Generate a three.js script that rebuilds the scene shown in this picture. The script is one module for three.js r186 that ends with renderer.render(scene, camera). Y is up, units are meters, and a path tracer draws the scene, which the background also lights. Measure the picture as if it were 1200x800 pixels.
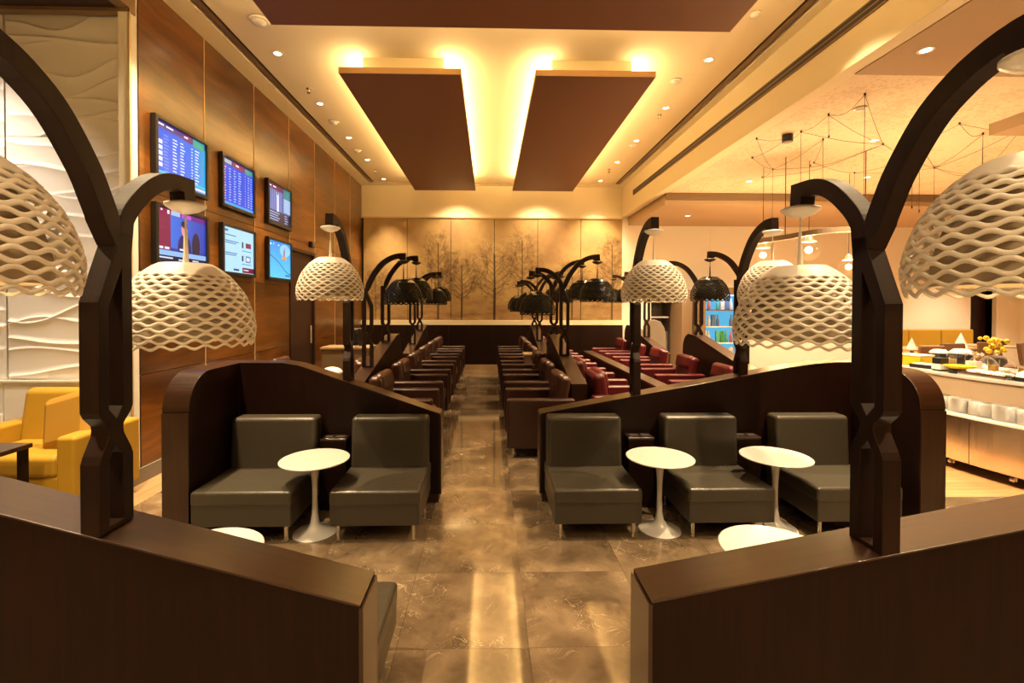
import * as THREE from 'three';
import { RoundedBoxGeometry } from 'three/addons/geometries/RoundedBoxGeometry.js';
import { mergeGeometries } from 'three/addons/utils/BufferGeometryUtils.js';
import { RectAreaLightUniformsLib } from 'three/addons/lights/RectAreaLightUniformsLib.js';

// ───────────────────────── camera, renderer, exposure
const scene = new THREE.Scene();
scene.background = new THREE.Color(0x000000);
const FOCAL = 550;                                            // pixels of a 1200 x 800 frame
const camera = new THREE.PerspectiveCamera(2 * Math.atan(400 / FOCAL) * 180 / Math.PI, 1.5, 0.05, 60);
camera.position.set(0, 1.55, 0);
camera.rotation.order = 'YXZ';
camera.rotation.y = -Math.atan(13 / FOCAL);
camera.rotation.x = -0.0125;
camera.rotation.z = 0.002;
camera.setViewOffset(1200, 800, 13, 36, 1200, 800);           // lens shift
const renderer = new THREE.WebGLRenderer();
renderer.toneMapping = THREE.LinearToneMapping;
renderer.toneMappingExposure = 1.0;
renderer.shadowMap.enabled = true;
RectAreaLightUniformsLib.init();

// light levels (tuned here)
const WARM = new THREE.Color().setRGB(1, 0.56, 0.2);
const WARM2 = new THREE.Color().setRGB(1, 0.66, 0.29);
const DOWN = new THREE.Color().setRGB(1, 0.72, 0.4);
const CAFE = new THREE.Color().setRGB(1, 0.8, 0.53);
const SOFT = new THREE.Color().setRGB(1, 0.85, 0.68);
const LVL = { cove: 92, coveFront: 62, down: 66, downNear: 72, cafe: 56, globe: 7, lampWhite: 0.22, alcove: 24, wash: 30, behind: 36, counter: 2.5 };

// ───────────────────────── helpers
function rng(seed) { let a = seed >>> 0; return () => { a = (a + 0x6D2B79F5) | 0; let t = Math.imul(a ^ (a >>> 15), 1 | a); t = (t + Math.imul(t ^ (t >>> 7), 61 | t)) ^ t; return ((t ^ (t >>> 14)) >>> 0) / 4294967296; }; }
const used = {};
function numbered(name) { const n = used[name] = (used[name] ?? -1) + 1; return n ? name + '_' + String(n).padStart(3, '0') : name; }
function tag(o, label, category, group) { o.userData = { label, category }; if (group) o.userData.group = group; return o; }
function thing(name, label, category, [x, y, z] = [0, 0, 0], turn = 0, group) {
  const o = new THREE.Group(); o.name = numbered(name); scene.add(o);
  o.position.set(x, y, z); o.rotation.y = turn;
  return tag(o, label, category, group);
}
function setting(name) { const o = new THREE.Group(); o.name = name; o.userData = { kind: 'structure' }; scene.add(o); return o; }
function part(parent, name, geo, mat, pos, rot) {
  const m = new THREE.Mesh(geo, mat); m.name = name; m.castShadow = m.receiveShadow = true;
  if (pos) m.position.set(...pos);
  if (rot) m.rotation.set(...rot);
  parent.add(m); return m;
}
function dup(src, [x, y, z], turn, label, group) {
  const o = src.clone(); o.name = numbered(src.name.replace(/_\d{3}$/, '')); scene.add(o);
  o.position.set(x, y, z); o.rotation.y = turn;
  o.userData = { ...src.userData, label }; if (group) o.userData.group = group;
  return o;
}
function triUV(geo, s = 1, swap = false, ou = 0, ov = 0) {      // uv in metres / s from the dominant face direction
  const g = geo.index ? geo.toNonIndexed() : geo, p = g.attributes.position, n = g.attributes.normal, uv = new Float32Array(p.count * 2);
  for (let i = 0; i < p.count; i += 3) {
    let ax = 0, ay = 0, az = 0;
    for (let k = 0; k < 3; k++) { ax += n.getX(i + k); ay += n.getY(i + k); az += n.getZ(i + k); }
    ax = Math.abs(ax); ay = Math.abs(ay); az = Math.abs(az);
    for (let k = 0; k < 3; k++) {
      const x = p.getX(i + k), y = p.getY(i + k), z = p.getZ(i + k);
      let u, v;
      if (ay > ax && ay > az) { u = x; v = z; } else if (ax > az) { u = z; v = y; } else { u = x; v = y; }
      if (swap) [u, v] = [v, u];
      uv[(i + k) * 2] = u / s + ou; uv[(i + k) * 2 + 1] = v / s + ov;
    }
  }
  g.setAttribute('uv', new THREE.BufferAttribute(uv, 2));
  return g;
}
const box = (w, h, d, s = 1, swap = false, ou = 0, ov = 0) => triUV(new THREE.BoxGeometry(w, h, d), s, swap, ou, ov);
const rbox = (w, h, d, r = 0.01, seg = 2, s = 1, swap = false) => triUV(new RoundedBoxGeometry(w, h, d, seg, Math.min(r, w / 2.01, h / 2.01, d / 2.01)), s, swap);
const at = (g, x, y, z) => g.translate(x, y, z);
// box between two corners; d = distance in front of the camera (z = -d)
function span(x0, x1, y0, y1, d0, d1, s = 1, swap = false) { return triUV(at(new THREE.BoxGeometry(x1 - x0, y1 - y0, d1 - d0), (x0 + x1) / 2, (y0 + y1) / 2, -(d0 + d1) / 2), s, swap); }
function cyl(r0, r1, h, seg = 20, x = 0, y = 0, z = 0) { return at(new THREE.CylinderGeometry(r0, r1, h, seg), x, y, z); }
function lathe(pts, seg = 40) { return new THREE.LatheGeometry(pts.map(([r, y]) => new THREE.Vector2(Math.max(r, 0.0001), y)), seg); }
function tube(pts, r, seg = 24, rad = 6) { return new THREE.TubeGeometry(new THREE.CatmullRomCurve3(pts.map((p) => new THREE.Vector3(...p))), seg, r, rad); }
function rod(a, b, r, rad = 6) { return new THREE.TubeGeometry(new THREE.LineCurve3(new THREE.Vector3(...a), new THREE.Vector3(...b)), 1, r, rad); }
function prism(pts, depth, bevel = 0, holes = [], s = 1, swap = false, curveSegments = 12) {
  const sh = new THREE.Shape(pts.map((p) => new THREE.Vector2(...p)));
  for (const h of holes) sh.holes.push(new THREE.Path(h.map((p) => new THREE.Vector2(...p))));
  const g = new THREE.ExtrudeGeometry(sh, { depth: depth - 2 * bevel, bevelEnabled: bevel > 0, bevelSize: bevel, bevelThickness: bevel, bevelOffset: -bevel, bevelSegments: 2, curveSegments });
  g.translate(0, 0, -(depth - 2 * bevel) / 2);
  return triUV(g, s, swap);
}
const merge = (list) => mergeGeometries(list.map((g) => { const q = g.index ? g.toNonIndexed() : g; for (const k of Object.keys(q.attributes)) if (!['position', 'normal', 'uv'].includes(k)) q.deleteAttribute(k); return q; }));
const ORD = ['nearest', 'second nearest', 'third nearest', 'fourth nearest', 'fifth nearest', 'farthest'];

// ───────────────────────── procedural textures
function hash2(x, y, s) { let h = Math.imul(x, 374761393) + Math.imul(y, 668265263) + Math.imul(s, 974711); h = Math.imul(h ^ (h >>> 13), 1274126177); return ((h ^ (h >>> 16)) >>> 0) / 4294967296; }
function vnoise(x, y, px, py, s) {                              // value noise, periodic over px x py cells
  const x0 = Math.floor(x), y0 = Math.floor(y), fx = x - x0, fy = y - y0, m = (a, b) => ((a % b) + b) % b;
  const u = fx * fx * (3 - 2 * fx), v = fy * fy * (3 - 2 * fy);
  const a = hash2(m(x0, px), m(y0, py), s), b = hash2(m(x0 + 1, px), m(y0, py), s), c = hash2(m(x0, px), m(y0 + 1, py), s), d = hash2(m(x0 + 1, px), m(y0 + 1, py), s);
  return a + (b - a) * u + (c - a) * v + (a - b - c + d) * u * v;
}
function fbm(u, v, fx, fy, oct, s) { let r = 0, a = 0.5, t = 0; for (let o = 0; o < oct; o++) { r += a * vnoise(u * fx, v * fy, fx, fy, s + o); t += a; a *= 0.5; fx *= 2; fy *= 2; } return r / t; }
function dataTex(w, h, fn, srgb = true) {
  const d = new Uint8Array(w * h * 4);
  for (let y = 0; y < h; y++) for (let x = 0; x < w; x++) { const c = fn(x / w, y / h), i = (y * w + x) * 4; for (let k = 0; k < 3; k++) d[i + k] = Math.max(0, Math.min(255, c[k])); d[i + 3] = 255; }
  const t = new THREE.DataTexture(d, w, h); t.wrapS = t.wrapT = THREE.RepeatWrapping; t.magFilter = THREE.LinearFilter; t.minFilter = THREE.LinearMipmapLinearFilter;
  if (srgb) t.colorSpace = THREE.SRGBColorSpace;
  t.needsUpdate = true; return t;
}
const lerp3 = (a, b, t) => [a[0] + (b[0] - a[0]) * t, a[1] + (b[1] - a[1]) * t, a[2] + (b[2] - a[2]) * t];
function canvasTex(w, h, draw) {
  const c = document.createElement('canvas'); c.width = w; c.height = h; const g = c.getContext('2d'); draw(g, w, h);
  const t = new THREE.CanvasTexture(c); t.colorSpace = THREE.SRGBColorSpace; t.magFilter = THREE.LinearFilter; return t;
}
const wengeTex = dataTex(512, 512, (u, v) => {
  const s = fbm(u, v, 90, 3, 3, 11), b = fbm(u, v, 6, 2, 3, 21), f = fbm(u, v, 200, 8, 2, 31);
  return lerp3([46, 27, 15], [92, 58, 34], Math.min(1, Math.max(0, 0.55 * s + 0.5 * b + 0.25 * f - 0.2)));
});
const walnutTex = dataTex(1024, 512, (u, v) => {                // grain runs along u
  const w = fbm(u, v, 2, 3, 3, 41) * 0.35, s = fbm(u, v + w * 0.6, 3, 46, 3, 51), b = fbm(u, v + w, 2, 7, 3, 61), f = fbm(u, v, 14, 160, 2, 71);
  return lerp3([66, 38, 13], [164, 106, 42], Math.min(1, Math.max(0, 0.45 * s + 0.75 * b + 0.2 * f - 0.25)));
});
const marbleTex = dataTex(1024, 1024, (u, v) => {
  const wx = fbm(u, v, 5, 5, 4, 81) - 0.5, wy = fbm(u, v, 5, 5, 4, 91) - 0.5, U = u + wx * 0.22, V = v + wy * 0.22;
  const base = fbm(U, V, 6, 6, 5, 101), cloud = fbm(u, v, 3, 3, 4, 111);
  const r1 = Math.abs(fbm(U, V, 9, 9, 4, 121) - 0.5), r2 = Math.abs(fbm(U, V, 24, 24, 4, 131) - 0.5), mask = fbm(u, v, 6, 6, 2, 141);
  const vein = 0.8 * Math.max(0, 1 - r1 / 0.008) * Math.max(0, mask * 2 - 0.6) + 0.55 * Math.max(0, 1 - r2 / 0.012) * Math.max(0, mask * 2.4 - 0.75);
  let c = lerp3([92, 78, 62], [168, 148, 122], Math.min(1, Math.max(0, base * 1.1 + cloud * 0.5 - 0.35)));
  return lerp3(c, [222, 204, 178], Math.min(0.8, vein));
});
const marbleRough = dataTex(256, 256, (u, v) => { const k = 34 + 36 * fbm(u, v, 8, 8, 4, 151); return [k, k, k]; }, false);
const creamTex = dataTex(256, 256, (u, v) => lerp3([196, 178, 150], [226, 212, 188], fbm(u, v, 5, 5, 5, 161)));
const plankTex = dataTex(512, 256, (u, v) => lerp3([160, 116, 74], [226, 182, 132], Math.min(1, 0.6 * fbm(u, v, 3, 40, 3, 171) + 0.5 * fbm(u, v, 2, 6, 3, 181) - 0.05)));
const leatherBump = dataTex(256, 256, (u, v) => { const k = 255 * (0.6 * fbm(u, v, 60, 60, 2, 191) + 0.4 * fbm(u, v, 6, 6, 3, 201)); return [k, k, k]; }, false);
const creaseBump = dataTex(256, 256, (u, v) => { const wx = fbm(u, v, 4, 4, 3, 211), r = Math.abs(fbm(u + wx * 0.1, v, 5, 5, 3, 221) - 0.5); const k = 150 - 110 * Math.max(0, 1 - r / 0.05) * fbm(u, v, 3, 3, 2, 231); return [k, k, k]; }, false);
const steelTex = dataTex(256, 256, (u, v) => { const k = 150 + 70 * fbm(u, v, 120, 2, 3, 241); return [k, k, k]; }, false);
const speckleTex = dataTex(512, 512, (u, v) => { const k = fbm(u, v, 60, 60, 2, 251), m = fbm(u, v, 4, 4, 2, 261); return k * 0.75 + m * 0.5 > 0.69 ? [222, 204, 172] : [236, 220, 194]; });
const fabricBump = dataTex(128, 128, (u, v) => { const k = 128 + 60 * Math.sin(u * 128 * 0.8) * Math.sin(v * 128 * 0.8) + 40 * (fbm(u, v, 30, 30, 2, 271) - 0.5); return [k, k, k]; }, false);

// ───────────────────────── materials
const std = (o) => new THREE.MeshStandardMaterial(o);
const phys = (o) => new THREE.MeshPhysicalMaterial(o);
const lin = (r, g, b) => new THREE.Color().setRGB(r, g, b);
const M = {
  wenge: phys({ map: wengeTex, color: lin(0.19, 0.108, 0.062), roughness: 0.5, specularIntensity: 0.35, clearcoat: 0.05, clearcoatRoughness: 0.35 }),
  cap: phys({ map: wengeTex, color: lin(0.4, 0.285, 0.18), roughness: 0.3, specularIntensity: 1, clearcoat: 0.7, clearcoatRoughness: 0.22 }),
  arch: phys({ map: wengeTex, color: lin(0.23, 0.15, 0.095), roughness: 0.5, specularIntensity: 0.45, clearcoat: 0.05, clearcoatRoughness: 0.4 }),
  walnut: [0, 1, 2].map((i) => { const t = walnutTex.clone(); t.offset.set(i * 0.37, i * 0.29); t.needsUpdate = true; return phys({ map: t, color: lin(0.95 - i * 0.1, 0.9 - i * 0.09, 0.7 - i * 0.08), roughness: 0.3, clearcoat: 0.5, clearcoatRoughness: 0.2 }); }),
  brass: std({ color: lin(0.75, 0.6, 0.38), roughness: 0.35, metalness: 0.6 }),
  marble: [0, 1, 2].map((i) => phys({ map: marbleTex, color: lin(1.0 - 0.07 * i, 0.97 - 0.07 * i, 0.92 - 0.07 * i), roughness: 0.3, roughnessMap: marbleRough, specularIntensity: 1.0, clearcoat: 0.85, clearcoatRoughness: 0.07 })),
  cream: phys({ map: creamTex, roughness: 0.25, clearcoat: 0.4, clearcoatRoughness: 0.12 }),
  beige: phys({ map: creamTex, color: lin(0.62, 0.5, 0.36), roughness: 0.3, clearcoat: 0.4, clearcoatRoughness: 0.12 }),
  grout: std({ color: lin(0.16, 0.11, 0.07), roughness: 0.9 }),
  planks: [0, 1, 2].map((i) => std({ map: plankTex, color: lin(0.95 - 0.1 * i, 0.92 - 0.12 * i, 0.9 - 0.14 * i), roughness: 0.45 })),
  paint: std({ color: lin(0.85, 0.76, 0.53), roughness: 0.75 }),
  paintCafe: std({ color: lin(0.8, 0.74, 0.63), roughness: 0.75 }),
  white: std({ color: lin(0.78, 0.76, 0.72), roughness: 0.6 }),
  gloss: phys({ color: lin(0.8, 0.77, 0.71), roughness: 0.3, clearcoat: 0.3 }),
  slab: std({ color: lin(0.17, 0.066, 0.034), roughness: 0.55 }),
  edge: std({ color: lin(0.42, 0.25, 0.11), roughness: 0.5 }),
  fasciaTan: std({ color: lin(0.44, 0.35, 0.25), roughness: 0.5 }),
  dark: std({ color: lin(0.02, 0.014, 0.01), roughness: 0.7 }),
  darkBrown: std({ map: wengeTex, color: lin(0.4, 0.24, 0.14), roughness: 0.5 }),
  bronze: std({ color: lin(0.2, 0.13, 0.07), roughness: 0.5 }),
  speckle: std({ map: speckleTex, roughness: 0.85 }),
  tanCeil: std({ color: lin(0.46, 0.33, 0.2), roughness: 0.7 }),
  olive: phys({ color: lin(0.046, 0.039, 0.028), roughness: 0.36, bumpMap: leatherBump, bumpScale: 0.0006, specularIntensity: 0.9 }),
  oliveSeat: phys({ color: lin(0.05, 0.043, 0.031), roughness: 0.32, bumpMap: creaseBump, bumpScale: 0.004, specularIntensity: 1 }),
  brownLeather: phys({ color: lin(0.03, 0.0085, 0.006), roughness: 0.36, bumpMap: leatherBump, bumpScale: 0.0006 }),
  brownBack: phys({ color: lin(0.05, 0.0155, 0.0085), roughness: 0.36, bumpMap: creaseBump, bumpScale: 0.003 }),
  redLeather: phys({ color: lin(0.08, 0.004, 0.0065), roughness: 0.42, bumpMap: leatherBump, bumpScale: 0.0006 }),
  yellow: phys({ color: lin(0.38, 0.215, 0.01), roughness: 0.6, bumpMap: fabricBump, bumpScale: 0.0005, sheen: 0.2 }),
  mustard: phys({ color: lin(0.33, 0.17, 0.01), roughness: 0.7, bumpMap: fabricBump, bumpScale: 0.0005 }),
  chrome: std({ color: lin(0.8, 0.78, 0.74), roughness: 0.15, metalness: 1 }),
  steel: std({ color: lin(0.8, 0.72, 0.6), roughness: 0.3, metalness: 1, roughnessMap: steelTex }),
  tableWhite: phys({ color: lin(0.6, 0.58, 0.55), roughness: 0.32, clearcoat: 0.5, clearcoatRoughness: 0.15 }),
  shade: phys({ color: lin(0.86, 0.81, 0.72), roughness: 0.42, specularIntensity: 0.8 }),
  diffuser: std({ color: lin(0.4, 0.32, 0.22), roughness: 0.7 }),  // tan set darker than the lattice so its holes read dark
  blackGloss: phys({ color: lin(0.008, 0.007, 0.006), roughness: 0.16, specularIntensity: 0.6 }),
  blackCap: phys({ color: lin(0.008, 0.007, 0.006), roughness: 0.1, clearcoat: 0.8, clearcoatRoughness: 0.05 }),
  black: std({ color: lin(0.012, 0.011, 0.011), roughness: 0.35 }),
  wire: std({ color: lin(0.03, 0.02, 0.012), roughness: 0.6 }),
  glass: phys({ color: lin(1, 1, 1), roughness: 0.02, transmission: 1, thickness: 0, ior: 1.45 }),
  porcelain: phys({ color: lin(0.85, 0.83, 0.78), roughness: 0.2, clearcoat: 0.6 }),
  yellowTray: phys({ color: lin(0.75, 0.5, 0.01), roughness: 0.35 }),
  orangeWood: std({ color: lin(0.15, 0.075, 0.028), roughness: 0.5 }),
  greyStone: std({ color: lin(0.2, 0.17, 0.14), roughness: 0.6 }),
  kitchen: std({ color: lin(0.12, 0.105, 0.095), roughness: 0.5 }),
  glow: (c, k) => std({ color: lin(0, 0, 0), emissive: c, emissiveIntensity: k, roughness: 0.5 }),
};
// ───────────────────────── the setting: floor
const D0 = -4, D1 = 11.2;                                       // room from behind the camera to the far wall
const floor = setting('floor');
part(floor, 'subfloor', span(-6, 13.2, -0.16, -0.02, D0, D1 + 0.1), M.grout);
{ // polished brown marble, 0.6 m tiles
  const geos = [];
  for (let i = 0; i < 9; i++) { const g = triUV(at(new THREE.BoxGeometry(0.5986, 0.02, 0.5986), 0, -0.01, 0), 0.9, i % 2 > 0, (i % 3) / 3 + 0.17, Math.floor(i / 3) / 3 + 0.17); geos.push(g); }
  const r = rng(7);
  for (let ix = -5; ix <= 5; ix++) for (let iz = 0; iz < 18; iz++) {
    const x = -0.12 + ix * 0.6, d = 0.6 + iz * 0.6; if (x < -2.9 + 0.3 || x > 3.2) continue;
    part(floor, 'tile', geos[Math.floor(r() * 9)], M.marble[Math.floor(r() * 3)], [x, 0, -d]);
  }
  const big = span(-2.82, 3.3, -0.02, 0, D0, 0.3, 1.8); part(floor, 'marble_field', big, M.marble[1]);
  part(floor, 'marble_field', span(-2.82, 3.48, -0.02, -0.0005, 11.1, D1, 1.8), M.marble[1]);
  part(floor, 'marble_field', span(3.18, 3.48, -0.02, -0.0005, 0.3, 11.1, 1.8), M.marble[1]);
  part(floor, 'marble_field', span(-6, -2.82, -0.02, 0, D0, 3.6, 1.8), M.marble[0]);
  part(floor, 'marble_field', span(3.48, 13, -0.02, 0, D0, 3.7, 1.8), M.marble[2]);
  // pale stone strip beside the timber wall
  for (let k = 0; k < 10; k++) part(floor, 'pale_tile', span(-2.84, -2.725, -0.02, 0.001, 3.6 + k * 0.76, 3.6 + k * 0.76 + 0.757, 1.2), M.beige);
  for (let k = 0; k < 10; k++) part(floor, 'pale_tile', span(-3.03, -2.843, -0.02, 0.001, 3.6 + k * 0.76, 3.6 + k * 0.76 + 0.757, 1.2), M.beige);
  for (let k = 0; k < 3; k++) part(floor, 'pale_tile', span(-6, -3.033, -0.02, 0.0005, 3.6 + k * 0.2, 3.6 + k * 0.2 + 0.198, 1.2), M.cream);
  // timber boards of the cafe side
  const pg = [0, 1, 2, 3].map((i) => triUV(at(new THREE.BoxGeometry(1.198, 0.02, 0.148), 0, -0.01, 0), 1.2, false, i * 0.23, i * 0.31));
  for (let row = 0; row < 24; row++) for (let c = 0; c < 4; c++) part(floor, 'plank', pg[Math.floor(r() * 4)], M.planks[Math.floor(r() * 3)], [3.48 + 0.6 + c * 1.2 - (row % 3) * 0.0, 0, -(3.7 + 0.075 + row * 0.15)]);
  part(floor, 'plank_field', span(8.28, 13, -0.02, -0.0005, 3.7, D1, 1.2), M.planks[1]);
  part(floor, 'plank_field', span(3.48, 8.28, -0.02, -0.0005, 7.3, D1, 1.2), M.planks[1]);
}

// ───────────────────────── ceiling
const CH = 4.36, SH = 3.66;
const ceiling = setting('ceiling');
part(ceiling, 'ceiling_panel', span(-3.1, -2.79, CH, CH + 0.1, D0, D1), M.paint);
part(ceiling, 'ceiling_panel', span(-2.66, 2.9, CH, CH + 0.1, D0, 10.86), M.paint);
part(ceiling, 'ceiling_panel', span(3.04, 3.3, CH, CH + 0.1, D0, D1), M.paint);
part(ceiling, 'ceiling_panel', span(-2.79, 3.04, CH, CH + 0.1, 10.9, D1), M.paint);
part(ceiling, 'slot_back', span(-2.8, -2.65, CH + 0.08, CH + 0.16, D0, 10.9), M.darkBrown);
part(ceiling, 'slot_back', span(2.89, 3.05, CH + 0.08, CH + 0.16, D0, 10.9), M.darkBrown);
part(ceiling, 'slot_back', span(-2.75, 3.03, CH + 0.08, CH + 0.16, 10.84, 10.92), M.darkBrown);
part(ceiling, 'slot_blade', span(-2.755, -2.695, CH + 0.005, CH + 0.03, D0, 10.9), M.bronze);
part(ceiling, 'slot_blade', span(2.935, 3.005, CH + 0.005, CH + 0.03, D0, 10.9), M.bronze);
part(ceiling, 'speckled_panel', span(3.3, 13.1, SH, SH + 0.1, 4.2, D1 + 0.1, 1.6), M.speckle);
part(ceiling, 'brown_panel', span(3.3, 13.1, SH - 0.02, SH + 0.1, D0, 4.2), M.tanCeil);
part(ceiling, 'soffit', span(3.3, 13.1, 3.45, SH, 8.8, D1), M.tanCeil);
part(ceiling, 'soffit_trim', span(3.3, 13.1, 3.53, SH - 0.005, 8.74, 8.8), M.bronze);
part(ceiling, 'bulkhead', span(5.8, 9.5, 3.53, SH, 4.9, 5.35), M.tanCeil);
part(ceiling, 'alcove_soffit', span(-6, -3.12, 4.03, 4.46, D0, 4.1), M.darkBrown);
part(ceiling, 'soffit_edge', span(-3.12, -3.02, 4.03, 4.46, D0, 4.1), M.bronze);
part(ceiling, 'soffit_edge', span(-6, -3.02, 4.0, 4.03, 4.03, 4.1), M.bronze);

// ───────────────────────── walls
const wallLeft = setting('wall_left');
part(wallLeft, 'wall_core', span(-3.2, -3.075, 0, 4.5, 4.3, D1 + 0.1), M.dark);
const SEAM = [4.12, 5.07, 6.12, 7.17, 8.2, 9.25, 10.25, 11.2];
const panelRows = [[0.12, 0.93], [0.936, 1.83], [1.836, 2.55], [2.556, CH]];
for (let i = 0; i < 7; i++) for (const [j, [y0, y1]] of panelRows.entries()) {
  if (i === 3 && j < 2) continue;                               // the doorway
  if (i === 3 && j === 2) { part(wallLeft, 'wood_panel', span(-3.08, -3.03, 2.43, y1, SEAM[i] + 0.006, SEAM[i + 1] - 0.006, 1.6, true), M.walnut[0]); continue; }
  part(wallLeft, 'wood_panel', span(-3.08, -3.03, y0, y1, SEAM[i] + 0.006, SEAM[i + 1] - 0.006, 2.2, false), M.walnut[(i * 2 + j) % 3]);
}
for (let i = 1; i < 7; i++) part(wallLeft, 'brass_strip', span(-3.076, -3.024, i === 3 || i === 4 ? 2.43 : 0.1, CH, SEAM[i] - 0.005, SEAM[i] + 0.005), M.brass);
part(wallLeft, 'end_post', span(-3.12, -3.03, 0, 4.36, 4.035, 4.14), M.gloss);
part(wallLeft, 'corner_bead', span(-3.036, -3.022, 0, 4.36, 4.03, 4.05), M.brass);
const baseLeft = setting('baseboard_left');
part(baseLeft, 'baseboard', span(-3.03, -3.012, 0, 0.13, 4.12, 7.17), M.greyStone);
part(baseLeft, 'baseboard', span(-3.03, -3.012, 0, 0.13, 8.2, D1), M.greyStone);
part(baseLeft, 'baseboard', span(-3.22, -3.012, 0, 0.13, 4.02, 4.12), M.greyStone);
// dark door in the timber wall
const door = setting('door_1');
part(door, 'door_leaf', span(-3.07, -3.05, 0.01, 2.4, 7.24, 8.13, 1.2), M.darkBrown);
for (const [a, b, y0, y1] of [[7.18, 7.24, 0, 2.43], [8.13, 8.19, 0, 2.43], [7.24, 8.13, 2.38, 2.43]]) part(door, 'door_frame', span(-3.08, -3.015, y0, y1, a, b, 1.2), M.darkBrown);
part(door, 'door_handle', at(new THREE.CylinderGeometry(0.012, 0.012, 0.3, 10), -3.02, 1.05, -8.0), M.brass);

// wavy white relief panels of the alcove
const wallAlcove = setting('wall_alcove');
part(wallAlcove, 'wall_core', span(-6, -3.075, 0, 4.4, 4.142, 4.3), M.white);
part(wallAlcove, 'lower_panel', span(-4.14, -3.095, 0.02, 0.885, 4.09, 4.14), M.gloss);
part(wallAlcove, 'lower_panel', span(-5.5, -4.147, 0.02, 0.885, 4.09, 4.14), M.gloss);
part(wallAlcove, 'ledge', span(-6, -3.095, 0.885, 0.9, 4.07, 4.14), M.gloss);
function wavePanel(w, h, seed) {
  const nx = 80, ny = 190, g = new THREE.PlaneGeometry(w, h, nx, ny), p = g.attributes.position, r = rng(seed);
  const lines = []; for (let k = 0; k < 8; k++) lines.push([-h / 2 + (k + 0.5) * h / 8 + (r() - 0.5) * 0.05, 0.035 + r() * 0.06, 1.6 + r() * 2.6, r() * 6.28, 0.014 + r() * 0.018]);
  for (let i = 0; i < p.count; i++) {
    const x = p.getX(i), y = p.getY(i); let z = 0;
    for (const [c, a, f, ph, amp] of lines) {
      const dy = y - (c + a * Math.sin(f * x + ph) + 0.4 * a * Math.sin(2.3 * f * x + ph * 2));
      z = Math.max(z, amp * (dy > 0 ? Math.exp(-dy / 0.012) : Math.exp(dy / 0.055)));   // sharp upper lip, long fall below
    }
    const e = Math.min(w / 2 - Math.abs(x), h / 2 - Math.abs(y)); z *= Math.min(1, e / 0.02);
    p.setZ(i, z);
  }
  g.computeVertexNormals(); return g;
}
const waveGeos = [wavePanel(1.03, 1.036, 3), wavePanel(1.03, 1.036, 8), wavePanel(1.3, 1.036, 15), wavePanel(1.3, 1.036, 22), wavePanel(1.03, 1.036, 31), wavePanel(1.3, 1.036, 36)];
for (let j = 0; j < 3; j++) {
  part(wallAlcove, 'wave_panel', waveGeos[[0, 1, 4][j]], M.white, [-3.62, 1.42 + j * 1.04, -4.128]);
  part(wallAlcove, 'wave_panel', waveGeos[[2, 3, 5][j]], M.white, [-4.8, 1.42 + j * 1.04, -4.128]);
}
part(wallAlcove, 'outlet_cover', rbox(0.2, 0.11, 0.02, 0.006), M.gloss, [-4.24, 0.56, -4.078]);
part(setting('wall_far_left'), 'wall_core', span(-6.1, -6, 0, 4.5, D0, 4.3), M.paint);
part(setting('wall_behind'), 'wall_core', span(-6.1, 13.1, 0, 4.5, D0 - 0.1, D0), M.paint);
part(setting('wall_far_right'), 'wall_core', span(13, 13.1, 0, 4.5, D0, D1 + 0.1), M.paintCafe);

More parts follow.
